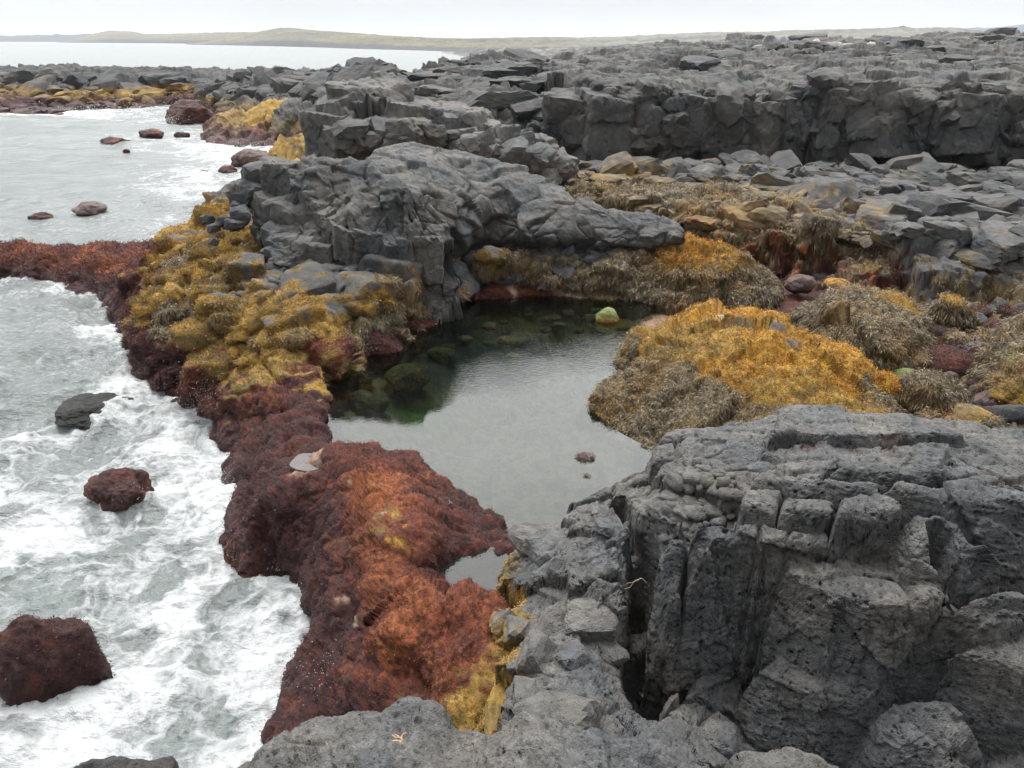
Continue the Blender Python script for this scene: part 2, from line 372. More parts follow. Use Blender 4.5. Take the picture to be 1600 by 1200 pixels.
def build_mass(m):
    import time; t0 = time.time()
    R = raster(m); G = sample_mesh(m, R); na, M, _ = G.shape
    P = G.reshape(-1, 3); sd_ = m.get('seed', 1)
    w = weights(m, P); wrock = w[:, 0]
    N = grid_normals(G)
    Nb = np.stack([blur(blur(N[..., k], m.get('nb', 7), 0), m.get('nb', 7), 1) for k in range(3)], 2); Nb /= np.linalg.norm(Nb, axis=2, keepdims=True)+1e-6
    Nf = Nb.reshape(-1, 3); steep = 1-np.abs(Nf[:, 2])
    d = np.zeros(len(P), f32)
    for L in m.get('rocklay', []):
        d += wrock*layer(L, P, steep, sd_)
    for L in m.get('weedlay', []):
        d += (1-wrock)*layer(L, P, steep, sd_)
    for L in m.get('lay', []): d += layer(L, P, steep, sd_)
    for fl in m.get('flat', []):
        c = W(fl[:3]); d *= 1-.9*np.exp(-(((P[:, 0]-c[0])**2+(P[:, 1]-c[1])**2)/fl[3]**2)**2)
    Q = P+Nf*d[:, None]
    for (z0, ww, amp) in m.get('undercut', []):
        zz = P[:, 2]+0.35*ww*fbm(P, 0.35/ww, 2, sd_+5)
        amt = amp*np.exp(-((zz-z0)/ww)**2)*sm(0.25, 0.6, steep)
        hn = Nf.copy(); hn[:, 2] = 0; hn /= np.linalg.norm(hn, axis=1, keepdims=True)+1e-6
        Q -= hn*amt[:, None]
    G2 = Q.reshape(na, M, 3); N2 = grid_normals(G2)
    fine = np.zeros(len(P), f32)
    for L in m.get('fine', []): fine += layer(L, Q, 1-np.abs(N2.reshape(-1, 3)[:, 2]), sd_+3)
    Q = Q+N2.reshape(-1, 3)*fine[:, None]
    w = weights(m, Q); C = colour(m, Q, w, N2.reshape(-1, 3))
    zz = P[:, 2].reshape(na, M)
    mx_ = np.maximum(np.maximum(zz[:-1, :-1], zz[1:, :-1]), np.maximum(zz[:-1, 1:], zz[1:, 1:]))
    I = np.arange(na*M).reshape(na, M)
    F = np.stack([I[:-1, :-1], I[:-1, 1:], I[1:, 1:], I[1:, :-1]], 2)[(mx_ > m['zcut'])]
    F = F[:, ::-1]
    used = np.zeros(na*M, bool); used[F.ravel()] = True; re = np.cumsum(used)-1
    Qn, Cn, wn_ = Q[used], C[used], w[used]; F = re[F]
    wz = m.get('wetz'); wet = np.zeros(len(Qn), f32)
    if wz: wet = 1-sm(wz[0], wz[1], Qn[:, 2]+0.15*fbm(Qn, 2, 2, 5))
    b = Qn.mean(0); b[2] = max(0, Qn[:, 2].min())
    o = mesh_obj(m['name'], Qn, F, m['mat'], None, {'Col': Cn, 'weed': 1-wn_[:, 0], 'wet': wet*m.get('wetamt', 0.8)}, loc=b)
    if m.get('structure'): o['kind'] = 'structure'
    else: tag(o, m['label'], m['cat'], m.get('group'))
    if m.get('fronds'):
        n = int(m['fronds']*FR)
        frond_world('seaweed', Qn, N2.reshape(-1, 3)[used], Cn, wn_, n, o, np.random.RandomState(sd_), m, b)
    print('MASS', m['name'], len(Qn), 'grid', na, M, 'raster', R[0].shape, round(time.time()-t0, 1), flush=True)
    return o, R
FR = 1.0
def frond_world(name, P, N, C, w, n, parent, rs, m, b):
    o = frond_mesh(name, P, N, C, w, n, parent, rs, m)
    if o is not None: o.location = (-b[0], -b[1], -b[2])
def layer(L, P, steep, s):
    k = L[0]
    if k == 'facet': r = facets(P, L[1], s+L[3] if len(L) > 3 else s, **(L[4] if len(L) > 4 else {}))*L[2]
    elif k == 'fbm': r = fbm(P, L[1], L[3] if len(L) > 3 else 4, s+7)*L[2]
    elif k == 'billow': r = fbm(P, L[1], L[3] if len(L) > 3 else 4, s+8, mode=1)*L[2]
    elif k == 'ridge': r = fbm(P, L[1], L[3] if len(L) > 3 else 4, s+9, mode=2, st=L[4] if len(L) > 4 else (1, 1, 1))*L[2]
    elif k == 'steepfacet': r = facets(P, L[1], s+L[3], **L[4])*L[2]*sm(0.1, 0.5, steep)
    elif k == 'flatridge': r = fbm(P, L[1], 4, s+10, mode=2, st=L[3])*L[2]*(1-sm(0.15, 0.5, steep))
    elif k == 'lump':
        f1, f2, i, dv = worley(P, L[1], s+L[3] if len(L) > 3 else s); r = (0.45-f1*f1*0.9)*L[2]
    elif k == 'pits':
        f1, f2, i, dv = worley(P, L[1], s+3, (.75, .75, 1.5)); lim = .16+.22*np.abs(RT[i]); r = -L[2]*(RT[(i+7) & 4095] > L[3])*(1-sm(lim*.6, lim, f1))
    return r
# ---------------------------------------------------------------- boulders
_ico = {}
def ico(l):
    if l not in _ico:
        bm = bmesh.new(); bmesh.ops.create_icosphere(bm, subdivisions=l, radius=1)
        V = np.array([v.co[:] for v in bm.verts], f32); F = np.array([[v.index for v in f.verts] for f in bm.faces]); bm.free(); _ico[l] = (V, F)
    return _ico[l]
def boulder(name, c, r, seed, zones, mat, label=None, cat='rock', group=None, lvl=5, rot=0.0, rough=0.25, blocky=0.5, wet=0, fronds=0, lay=(), grey=0.07, tiltx=0.0, rz=(.3, 1.6)):
    V, F = ico(lvl); r = np.array(r, f32); n0 = V.copy(); rr = np.random.RandomState(seed)
    P = V.copy()
    # chisel with random planes: gives angular boulders
    for k in range(int(14*blocky)+4):
        d = rr.normal(size=3); d /= np.linalg.norm(d); lim = rr.uniform(0.62, 0.92)
        t = P@d.astype(f32)-lim; P = P-np.where(t > 0, t*0.9, 0)[:, None]*d.astype(f32)
    P = P+n0*(rough*fbm(P+seed*3.1, 1.1, 4, seed % 97))[:, None]
    P = P*r
    if tiltx: c_, s_ = math.cos(tiltx), math.sin(tiltx); P = np.stack([P[:, 0]*c_-P[:, 2]*s_, P[:, 1], P[:, 0]*s_+P[:, 2]*c_], 1)
    c_, s_ = math.cos(rot), math.sin(rot); P = np.stack([P[:, 0]*c_-P[:, 1]*s_, P[:, 0]*s_+P[:, 1]*c_, P[:, 2]], 1).astype(f32)
    X = P+np.array(c, f32)
    nn = np.cross(X[F[:, 1]]-X[F[:, 0]], X[F[:, 2]]-X[F[:, 0]]); N = np.zeros_like(X)
    for k in range(3): np.add.at(N, F[:, k], nn)
    N /= np.linalg.norm(N, axis=1, keepdims=True)+1e-9
    d = np.zeros(len(X), f32)
    for L in lay: d += layer(L, X, 1-np.abs(N[:, 2]), seed % 50)
    X = X+N*d[:, None]
    m = dict(grey=grey, rz=rz)
    # zone weights by relative height and noise: zones = [(type, low, high)]
    hgt = (X[:, 2]-X[:, 2].min())/(np.ptp(X[:, 2])+1e-6)+0.22*fbm(X, 1.2/float(r.mean()), 3, seed % 31)
    w = np.zeros((len(X), len(TYPES)), f32)
    for t, lo, hi in zones: w[:, TYPES.index(t)] += sm(lo-.06, lo+.06, hgt)*(1-sm(hi-.06, hi+.06, hgt))
    w[:, 0] += 1e-3; w /= w.sum(1, keepdims=True)
    C = colour(m, X, w, N)
    o = mesh_obj(name, X, F, mat, None, {'Col': C, 'weed': 1-w[:, 0], 'wet': np.full(len(X), wet, f32)}, loc=c)
    tag(o, label, cat, group)
    if fronds: frond_world('seaweed', X, N, C, w, fronds, o, rr, dict(frz=-.05), np.array(c))
    return o
# ---------------------------------------------------------------- angular blocks that build up broken rock
_lib = {}
def block_shape(k, lvl, cuts=6, col=False):
    key = (k, lvl, cuts, col)
    if key in _lib: return _lib[key]
    V, F = ico(lvl); rr = np.random.RandomState(1000+k); ds = []; ls = []
    if col:
        ns = rr.randint(5, 7); a0 = rr.uniform(0, 6)
        for i in range(ns):
            a = a0+2*math.pi*(i+rr.uniform(-.2, .2))/ns; d = np.array([math.cos(a), math.sin(a), rr.uniform(-.12, .22)]); ds.append(d/np.linalg.norm(d)); ls.append(rr.uniform(.5, .66))
        d = np.array([rr.uniform(-.2, .2), rr.uniform(-.3, .1), 1]); ds.append(d/np.linalg.norm(d)); ls.append(.545)
        ds.append(np.array([0, 0, -1.])); ls.append(.545)
    else:
        B = np.linalg.qr(rr.normal(size=(3, 3)))[0]*.12+np.eye(3)
        for i in range(3):
            for s in (-1, 1):
                d = s*B[i]+rr.normal(size=3)*.14; ds.append(d/np.linalg.norm(d)); ls.append(rr.uniform(.52, .66))
    for i in range(cuts):
        d = rr.normal(size=3); ds.append(d/np.linalg.norm(d)); ls.append(rr.uniform(.60, .80))
    D = np.array(ds).T; L = np.array(ls)
    r = (L/np.maximum(V@D, 1e-3)).min(1)
    # soften the very edge: second-smallest plane distance blended in
    P = (V*r[:, None]).astype(f32); _lib[key] = (P, F); return _lib[key]
def blocks_mesh(name, parent, specs, m, mat, lvl=3, rough=.05, col=False, seed=0, b=None, cuts=6, kind='stuff', fronds=0, w_over=None, smooth=False):
    """specs: list of (centre, (sx, sy, sz), rotz, tilt axis angle, tilt)"""
    Vs = []; Fs = []; off = 0; br = []
    for i, (c, s, rz, ta, tl) in enumerate(specs):
        pxs = max(s)/max(1., math.dist(c, (0, 0, HCAM)))*774
        lv = lvl if lvl > 4 else (2 if pxs < 16 else 3 if pxs < 42 else 4 if pxs < 110 else 5)
        V, F = block_shape((i*7+seed) % 23, lv, cuts, col); P = V*np.array(s, f32)*.92
        cz, sz = math.cos(rz), math.sin(rz); P = np.stack([P[:, 0]*cz-P[:, 1]*sz, P[:, 0]*sz+P[:, 1]*cz, P[:, 2]], 1)
        ax = np.array([math.cos(ta), math.sin(ta), 0]); ct, st = math.cos(tl), math.sin(tl)
        P = P*ct+np.cross(ax, P)*st+ax*(P@ax)[:, None]*(1-ct)
        Vs.append(P+np.array(c)); Fs.append(F+off); off += len(V); br.append(np.full(len(V), min(s)*1.0))
    P = np.concatenate(Vs).astype(f32); F = np.concatenate(Fs); S = np.concatenate(br)
    nn = np.cross(P[F[:, 1]]-P[F[:, 0]], P[F[:, 2]]-P[F[:, 0]]); N = np.zeros_like(P)
    for k in range(3): N[:, k] = np.bincount(F.ravel(), np.repeat(nn[:, k], 3), len(P))
    N /= np.linalg.norm(N, axis=1, keepdims=True)+1e-9
    ms = float(np.median(S)); P = P+N*(rough*ms*(1.3*fbm(P, .8/ms, 4, 41+seed)+.5*fbm(P, 4/ms, 3, 42)))[:, None]
    P = P+N*(facets(P, 1.6/ms, 5, tilt=.5, off=.2, crack=.2, cw=.06)*.22)[:, None]
    w = weights(m, P) if w_over is None else np.tile(np.array(w_over, f32), (len(P), 1)); C = colour(m, P, w, N)
    b = np.array(b if b is not None else P.mean(0)); wz = m.get('wetz'); wet = np.zeros(len(P), f32)
    if wz: wet = 1-sm(wz[0], wz[1], P[:, 2])
    o = mesh_obj(name, P, F, mat, parent, {'Col': C, 'weed': 1-w[:, 0], 'wet': wet*.8}, smooth=smooth, loc=b)
    if parent is not None: o.location = (0, 0, 0)
    if kind: o['kind'] = kind
    if fronds: 
        vis = (P[:, 2] > bil(m['R'], P[:, 0], P[:, 1])-.03) & (N[:, 2] > -.45) & ((N*np.stack([-P[:, 0], -P[:, 1], HCAM-P[:, 2]], 1)).sum(1) > -2)
        rq = np.random.RandomState(seed+1); tri = F[np.random.RandomState(seed).choice(len(F), 260000, p=(lambda a: a/a.sum())(np.linalg.norm(nn, axis=1)*vis[F[:, 0]]))]
        bc = rq.dirichlet((1, 1, 1), len(tri)).astype(f32); mixv = lambda A: (A[tri]*bc[:, :, None]).sum(1)
        frond_world('seaweed_on_blocks', mixv(P), mixv(N), mixv(C), mixv(w), fronds, o, rq, dict(frz=-.1), b)
    return o
def scatter(m, poly, n, size, seed, flat=.6, sink=.25, pw=2.0, tilt=.35, zoff=0.0, rot=None, D=None, asp=1.0, mind=.55):
    """random block placements over part of a mass, resting on its surface"""
    rr = np.random.RandomState(seed); pl = np.array([W(p)[:2] for p in poly]); lo, hi = pl.min(0), pl.max(0)
    out = []; tries = 0; pts = []; AR = np.zeros((n+1, 3))
    while len(out) < n and tries < n*40:
        if tries % 4000 == 0: Qs = rr.uniform(lo, hi, (4000, 2)); ok = polysd(np.c_[Qs, np.zeros(4000)].astype(f32), pl) < 0; Zs = bil(m['R'], Qs[:, 0], Qs[:, 1])
        j = tries % 4000; tries += 1; q = Qs[j]
        if not ok[j]: continue
        s = size[0]+(size[1]-size[0])*rr.rand()**pw
        if len(pts) and (np.hypot(AR[:len(pts), 0]-q[0], AR[:len(pts), 1]-q[1]) < mind*(AR[:len(pts), 2]+s)*.5).any(): continue
        z = float(Zs[j])
        sz = (s*rr.uniform(.75, 1.3)*asp, s*rr.uniform(.7, 1.1), s*flat*rr.uniform(.7, 1.3))
        AR[len(pts)] = (q[0], q[1], s); pts.append(1)
        out.append(((q[0], q[1], z+sz[2]*(.5-sink)+zoff), sz, rr.uniform(0, 6.28) if rot is None else rot+rr.normal()*.3, rr.uniform(0, 6.28), rr.normal()*tilt))
    return out
# ---------------------------------------------------------------- the coast
ZP = 0.8                                   # pool level; the sea is 0
WEEDY = [('billow', 1.3, 0.16, 4), ('lump', 2.2, 0.16, 4), ('billow', 6, 0.035, 3)]
BLOCKY = [('facet', 1.1, 0.45, 1, dict(tilt=.7, off=.3, crack=.15, cw=.1)), ('facet', 3.2, 0.4, 2, dict(tilt=.7, off=.3, crack=.15, cw=.12))]
FINE = [('fbm', 5, 0.02, 4), ('fbm', 22, 0.006, 3)]
masses = []
def mass(**k): masses.append(k)

# base sheet: gully floor, pool bed, shore
def base_fn(X, h):
    bed = polysd(X, [W((u, v, ZP))[:2] for u, v in POOL])
    n = fbm(X, 0.7, 3, 301); near = sm(0.0, 1.0, -bed+0.3)
    h = h*(1-near)+near*(ZP-0.45-0.55*sm(0.3, 3, -bed)*sm(9, 15, X[:, 1])-0.25*sm(0.2, 1.5, -bed)+0.10*n)
    f1, f2, i, dv = worley(X, 2.4, 305, (1, 1, 1), True)
    return h+0.10*(0.5-f1)*(0.4+0.6*(RT[i] > 0.1))+0.05*n
POOL = [(820, 838), (760, 800), (720, 780), (680, 745), (640, 715), (580, 700), (500, 695), (490, 660), (510, 600), (560, 560), (600, 545), (640, 525), (680, 500), (690, 462), (780, 462), (900, 458), (1030, 470), (985, 510), (955, 550), (965, 590), (895, 632), (940, 665), (1015, 705), (960, 775), (900, 850)]
mass(name='terrain', structure=1, mat=M_mid, res=0.06, seed=3, zcut=-1.2, slope=1.0, margin=3, px=2.0, wr=0.4, warp=(0.3, .5),
     out=[(500, 700, .2), (300, 560, .1), (420, 400, .5), (560, 300, 1), (900, 280, 1.2), (1300, 290, 1.4), (1700, 320, 1.5), (1900, 450, 1.2), (1800, 900, 1.0), (1700, 1300, 1.0), (1000, 1300, 0.4), (620, 1100, .1), (480, 860, .1)],
     inn=[(1250, 430, .6), (1400, 440, .6), (1540, 460, .8), (1480, 540, .9), (1560, 600, 1.0), (1450, 620, .9), (1180, 480, .7), (1200, 600, .9)],
     fn=base_fn, lay=[('facet', 2.6, 0.25, 1, dict(tilt=.6, off=.5, crack=.2, cw=.12))], fine=FINE,
     zones=[(1250, 430, .6, 'red', .9), (1400, 440, .6, 'rock'), (1540, 460, .8, 'wrack'), (1500, 560, .9, 'red', 1.5), (1400, 610, .9, 'red', .8), (1560, 570, .9, 'green', .4), (1560, 610, .9, 'wrack', 1.2), (1430, 590, .9, 'green', .5), (1500, 620, .9, 'rock'), (1300, 400, .8, 'red', .8), (1180, 470, .8, 'red', .8),
            (800, 480, .3, 'wrack', 1.0), (900, 700, .3, 'pale', 2), (800, 680, .2, 'pale', 1), (800, 600, .2, 'wrack', 1), (700, 640, .0, 'green', .5), (900, 800, .4, 'pale', 1.5), (720, 560, 0, 'rock', 1), (1520, 500, .9, 'green', .4)], grey=.06, patch=.8)

# red ridge between the pool and the sea
mass(name='seaweed_ridge', label='low rock ridge under rust-red seaweed between the white surf and the still pool', cat='rock ridge', mat=M_near, res=0.02, seed=11, zcut=-0.5, slope=2.6,
     round=0.25, rdrop=0.22, warp=(.10, 1.6), margin=0.8,
     out=[(330, 640, .5), (362, 700, .1), (355, 790, .0), (345, 850, .0), (380, 880, 0), (440, 868, .1), (478, 900, .1), (482, 960, .1), (472, 1010, .1), (440, 1075, .1), (425, 1130, .1), (440, 1230, .2), (700, 1230, 1.2), (760, 1150, 1.5), (800, 1050, 1.6), (790, 950, 1.5), (800, 890, 1.3), (815, 840, 1.0), (770, 800, 1.05), (715, 765, 1.1), (672, 728, 1.15), (625, 698, 1.25), (560, 690, 1.3), (505, 690, 1.05), (505, 640, 1.0), (500, 590, 1.0), (420, 580, 1.0), (350, 600, .8)],
     inn=[(560, 735, 1.55), (480, 735, 1.25), (430, 770, 1.15), (400, 800, .8), (390, 845, .45), (620, 800, 1.6), (560, 860, 1.5), (500, 850, 1.05), (540, 940, 1.0), (620, 930, 1.75), (700, 860, 1.5), (680, 960, 1.75), (600, 1020, 1.3), (520, 1050, .6), (700, 800, 1.35), (430, 660, .9), (440, 610, 1.0), (400, 700, .7), (470, 690, .95), (720, 900, 1.25), (750, 910, 1.22)],
     dig=[(745, 905, 1.25, .54, .5), (668, 788, 1.3, .16, .22), (480, 722, 1.3, .15, .2), (690, 800, 1.3, .14, .2)], nb=11,
     weedlay=[('facet', 1.2, .10, 8, dict(tilt=.8, off=.2, crack=.1)), ('lump', 1.6, 0.24, 12), ('billow', 1.7, 0.09, 4), ('lump', 3.6, 0.12, 15), ('billow', 8, 0.028, 3)], flat=[(745, 908, 1.2, .46), (480, 722, 1.2, .2), (680, 792, 1.2, .22)], rocklay=BLOCKY, fine=[('billow', 16, .012, 3), ('fbm', 30, 0.006, 2)],
     zones=[(430, 640, .9, 'red'), (560, 735, 1.5, 'red'), (430, 800, .9, 'red'), (620, 800, 1.6, 'red'), (560, 900, 1.2, 'red'), (650, 930, 1.7, 'red'), (580, 1030, 1, 'red'), (700, 1000, 1.5, 'red'), (780, 860, 1.1, 'red'), (470, 1080, .1, 'red'),
            (600, 822, 1.6, 'pale', .28), (560, 972, 1.2, 'pale', .22), (470, 730, 1.2, 'pale', .28), (530, 940, 1.1, 'pale', .2), (540, 750, 1.5, 'pale', .18), (720, 990, 1.4, 'pale', .35), (595, 812, 1.65, 'yel', .3), (460, 590, 1, 'yel', .6), (770, 1080, 1.5, 'yel', .5), (620, 850, 1.6, 'org', .2), (700, 1010, 1.4, 'pale', .3)],
     rz=(0.9, 1.9), patch=.6, zwarp=.2, wetz=(.15, .6), fronds=95000, px=1.15)

# yellow promontory
mass(name='seaweed_headland', label='broad rock headland shaggy with mustard-yellow seaweed, left of the pool', cat='rock headland', mat=M_mid, res=0.03, seed=13, zcut=-0.5, slope=1.8,
     round=0.4, rdrop=0.25, warp=(.25, .9), margin=1.2,
     out=[(345, 655, .1), (280, 620, 0), (225, 580, 0), (195, 540, .1), (182, 490, .3), (190, 440, .8), (225, 390, 1.2), (280, 340, 1.7), (340, 300, 2.1), (390, 262, 2.6), (470, 270, 2.6), (600, 360, 2.1), (700, 392, 1.9), (705, 430, 1.5), (690, 470, .95), (680, 500, .75), (640, 525, .75), (600, 545, .75), (560, 560, .75), (515, 590, .8), (500, 650, .9), (420, 640, .8)],
     inn=[(340, 430, 2.0), (420, 470, 1.85), (480, 500, 1.7), (560, 470, 1.75), (620, 430, 1.9), (300, 520, 1.5), (250, 480, 1.4), (240, 540, .75), (380, 560, 1.25), (450, 560, 1.25), (540, 525, 1.35), (630, 480, 1.5), (300, 590, .7), (360, 610, .8), (270, 430, 1.75), (400, 380, 2.1), (600, 510, 1.15), (660, 450, 1.6), (460, 430, 1.95)],
     weedlay=[('facet', .9, 0.35, 3, dict(tilt=.8, off=.3, crack=.2, cw=.12)), ('lump', 1.7, 0.3, 4), ('billow', 3.5, 0.09, 3), ('lump', 5, .05, 3)], rocklay=BLOCKY, fine=[('billow', 12, .02, 3), ('fbm', 22, 0.008, 2)],
     zones=[(340, 430, 2, 'yel'), (300, 520, 1.5, 'yel'), (420, 500, 1.7, 'yel'), (260, 450, 1.6, 'yel'), (480, 500, 1.7, 'yel', .8), (450, 560, 1.2, 'yel', .9), (540, 500, 1.5, 'yel', .7), (370, 380, 2, 'yel'), (380, 560, 1.3, 'yel', .9), (330, 340, 2, 'yel', .8),
            (240, 545, .6, 'red', 1.1), (300, 595, .6, 'red', 1.1), (190, 500, .2, 'red', 1.0), (350, 640, .4, 'red', 1.1), (430, 620, .8, 'red', .8), (200, 430, .7, 'red', .9), (245, 390, 1.2, 'red', .5), (560, 545, .8, 'red', .5), (600, 530, .85, 'red', .5), (660, 490, 1.0, 'red', .4), (640, 500, .8, 'red', .4),
            (580, 510, 1.2, 'wrack', .8), (630, 470, 1.5, 'wrack', .8), (660, 440, 1.6, 'wrack', .7), (520, 540, 1.1, 'wrack', .7), (600, 470, 1.6, 'wrack', .6), (300, 400, 1.8, 'wrack', .5),
            (600, 415, 2.1, 'rock', .9), (440, 445, 1.95, 'rock', .7), (500, 450, 1.9, 'rock', .8), (385, 280, 2.4, 'rock', .9), (395, 330, 2.3, 'rock', .6), (550, 440, 1.9, 'rock', .7), (400, 470, 1.9, 'rock', .3), (350, 455, 2, 'rock', .3), (420, 420, 2.1, 'rock', .7), (520, 480, 1.8, 'rock', .4), (300, 460, 1.8, 'wrack', .45), (350, 500, 1.8, 'wrack', .4), (260, 500, 1.3, 'wrack', .5), (460, 530, 1.5, 'wrack', .5), (400, 545, 1.4, 'wrack', .4), (300, 360, 1.9, 'rock', .3), (430, 500, 1.8, 'rock', .3), (330, 400, 2, 'rock', .25), (360, 430, 2, 'org', .35), (480, 560, 1.2, 'red', .6), (580, 460, 1.8, 'org', .4), (670, 410, 1.85, 'org', .5), (620, 440, 1.8, 'org', .4)],
     rz=(0.2, 2.4), patch=.9, zwarp=.4, wetz=(.1, .5), fronds=80000)

# low red arm running out into the sea on the left
mass(name='seaweed_reef', label='low rust-red seaweed-covered reef arm running out of the left edge into the sea', cat='reef', mat=M_mid, res=0.04, seed=17, zcut=-0.4, slope=1.2, round=.5, rdrop=.3, warp=(.3, .8),
     out=[(-160, 430, 0), (-150, 375, .6), (0, 372, .75), (60, 377, .7), (140, 380, .65), (230, 375, .8), (260, 400, 1.0), (240, 470, .3), (190, 470, .1), (140, 452, .0), (60, 435, 0), (0, 430, 0)],
     inn=[(60, 400, .65), (150, 405, .7), (210, 420, .7), (-60, 405, .6)],
     lay=[('lump', 1.1, 0.35, 4), ('billow', 2.5, 0.12, 4)], fine=[('billow', 9, .025, 3)],
     zones=[(60, 400, .6, 'red'), (-60, 400, .6, 'red'), (150, 405, .6, 'red'), (220, 430, .6, 'red'), (95, 408, .6, 'pale', .1), (160, 410, .6, 'pale', .08), (240, 385, .9, 'red')], rz=(-.1, 1.5), wetz=(.15, .4), fronds=26000)

# tilted slabs of the central outcrop
mass(name='lava_slab', label='steep tilted grey lava slab with a columnar broken left side, behind the yellow headland', cat='rock outcrop', mat=M_mid, res=0.025, seed=19, zcut=1.0, slope=6, round=.25, rdrop=.12, warp=(.15, 1.0), margin=.8,
     out=[(398, 275, 3.6), (425, 255, 3.9), (470, 240, 4.4), (520, 236, 4.5), (580, 246, 4.4), (640, 285, 4.0), (692, 325, 3.4), (700, 362, 2.9), (660, 380, 2.7), (610, 372, 2.8), (560, 366, 2.9), (510, 385, 2.5), (470, 408, 2.3), (432, 428, 2.1), (410, 385, 2.6), (392, 320, 3.1)],
     inn=[(475, 262, 4.2), (500, 300, 3.8), (540, 330, 3.4), (455, 275, 3.85), (470, 320, 3.33), (440, 350, 2.95), (600, 300, 3.75), (510, 365, 2.85), (640, 340, 3.23), (470, 380, 2.6)],
     cols=[(.42, .05, .55, .25, (1, 1))], colband=(3.0, 2.6), rocklay=[('steepfacet', 1.6, 0.2, 1, dict(tilt=.8, off=.35, crack=.15, cw=.06, st=(1, 1, .5))), ('ridge', 2.2, .05, 4, (.5, 1.5, 1.7)), ('facet', 2.6, 0.20, 2, dict(tilt=.8, off=.3, crack=.2, cw=.06)), ('facet', 1.2, .22, 4, dict(tilt=.5, off=.12, crack=.3, cw=.04)), ('flatridge', 1.4, .05, (.4, 1.8, 1))], fine=FINE,
     undercut=[(2.1, .28, .4)],
     zones=[(500, 300, 3.3, 'rock'), (440, 400, 2.2, 'rock', .6), (418, 375, 2.1, 'yel', .35)], grey=.086)
mass(name='lava_slab', label='long grey lava slab sloping down to the right, along the far side of the pool', cat='rock outcrop', mat=M_mid, res=0.03, seed=23, zcut=1.0, slope=6, round=.25, rdrop=.15, warp=(.15, 1.0), margin=.8,
     out=[(560, 245, 4.2), (600, 226, 4.3), (660, 224, 4.2), (720, 232, 4.05), (790, 250, 3.8), (850, 272, 3.5), (900, 298, 3.25), (950, 318, 3.0), (1010, 328, 2.8), (1055, 343, 2.65), (1072, 362, 2.4), (1040, 378, 2.2), (1000, 385, 2.1), (950, 372, 2.3), (900, 362, 2.45), (850, 358, 2.5), (800, 345, 2.65), (760, 322, 3.0), (725, 318, 3.2), (690, 300, 3.6), (620, 290, 3.9)],
     inn=[(700, 260, 3.95), (780, 290, 3.45), (860, 320, 3.0), (940, 345, 2.65), (1000, 355, 2.5), (650, 250, 4.15)],
     rocklay=[('steepfacet', 1.3, 0.55, 1, dict(tilt=.8, off=.35, crack=.15, cw=.1)), ('facet', 2.4, 0.12, 2, dict(tilt=.8, off=.3, crack=.25, cw=.06)), ('facet', 1.0, .25, 4, dict(tilt=.5, off=.15, crack=.3, cw=.04)), ('flatridge', 1.4, .06, (.4, 1.8, 1))], fine=FINE,
     dig=[(735, 318, 2.8, .7, .35)], undercut=[(1.8, .25, .45)],
     zones=[(800, 320, 3, 'rock')], grey=.090)
# weedy shelf between that slab and the pool
mass(name='rock_shelf', label='wet rock shelf hung with pale seaweed under the long sloping slab behind the pool', cat='rock shelf', mat=M_mid, res=0.025, seed=29, zcut=0.3, slope=5, round=.2, rdrop=.2, warp=(.2, 1.0), margin=.8,
     out=[(640, 400, 1.9), (700, 385, 1.95), (800, 385, 1.8), (900, 385, 1.8), (1000, 390, 1.8), (1040, 420, 1.6), (1030, 465, .9), (960, 440, 1.3), (880, 432, 1.35), (800, 425, 1.4), (740, 440, 1.15), (700, 458, .85), (690, 440, 1.3)],
     inn=[(760, 405, 1.75), (850, 408, 1.75), (950, 410, 1.7)],
     lay=[('facet', 1.6, .4, 1, dict(tilt=.8, off=.3, crack=.2, cw=.1)), ('billow', 2.5, .1, 3)], fine=[('billow', 12, .02, 3)], undercut=[(.95, .15, .3)],
     zones=[(760, 405, 1.75, 'yel', .6), (830, 412, 1.6, 'wrack'), (900, 425, 1.5, 'wrack'), (960, 430, 1.4, 'wrack'), (720, 420, 1.5, 'wrack', .8), (800, 445, .95, 'red', .6), (740, 450, 1, 'red', .6), (850, 450, 1, 'red', .5), (850, 395, 1.8, 'rock', .9), (940, 395, 1.8, 'rock', .8), (720, 395, 1.9, 'rock', .9), (1000, 420, 1.5, 'wrack')],
     fronds=26000, wetz=(.8, 1.1))
mass(name='pool_ledge', label='narrow reddish ledge just above the water at the far left end of the pool', cat='rock ledge', mat=M_mid, res=0.025, seed=31, zcut=0.5, slope=4, round=.2, rdrop=.15, warp=(.15, 1.2), margin=.6,
     out=[(700, 470, .85), (720, 445, .98), (780, 436, 1.05), (860, 442, 1.05), (900, 455, .95), (860, 462, .84), (780, 464, .84)], inn=[(780, 450, 1.0)],
     lay=[('facet', 3, .3, 1, dict(tilt=.8, off=.3)), ('lump', 4, .1, 3)], fine=[('billow', 12, .02, 3)], zones=[(760, 452, 1, 'red'), (830, 452, 1, 'red', .8), (800, 448, 1, 'pale', .5), (870, 456, 1, 'pale', .5)], fronds=8000, wetz=(.8, 1.1))

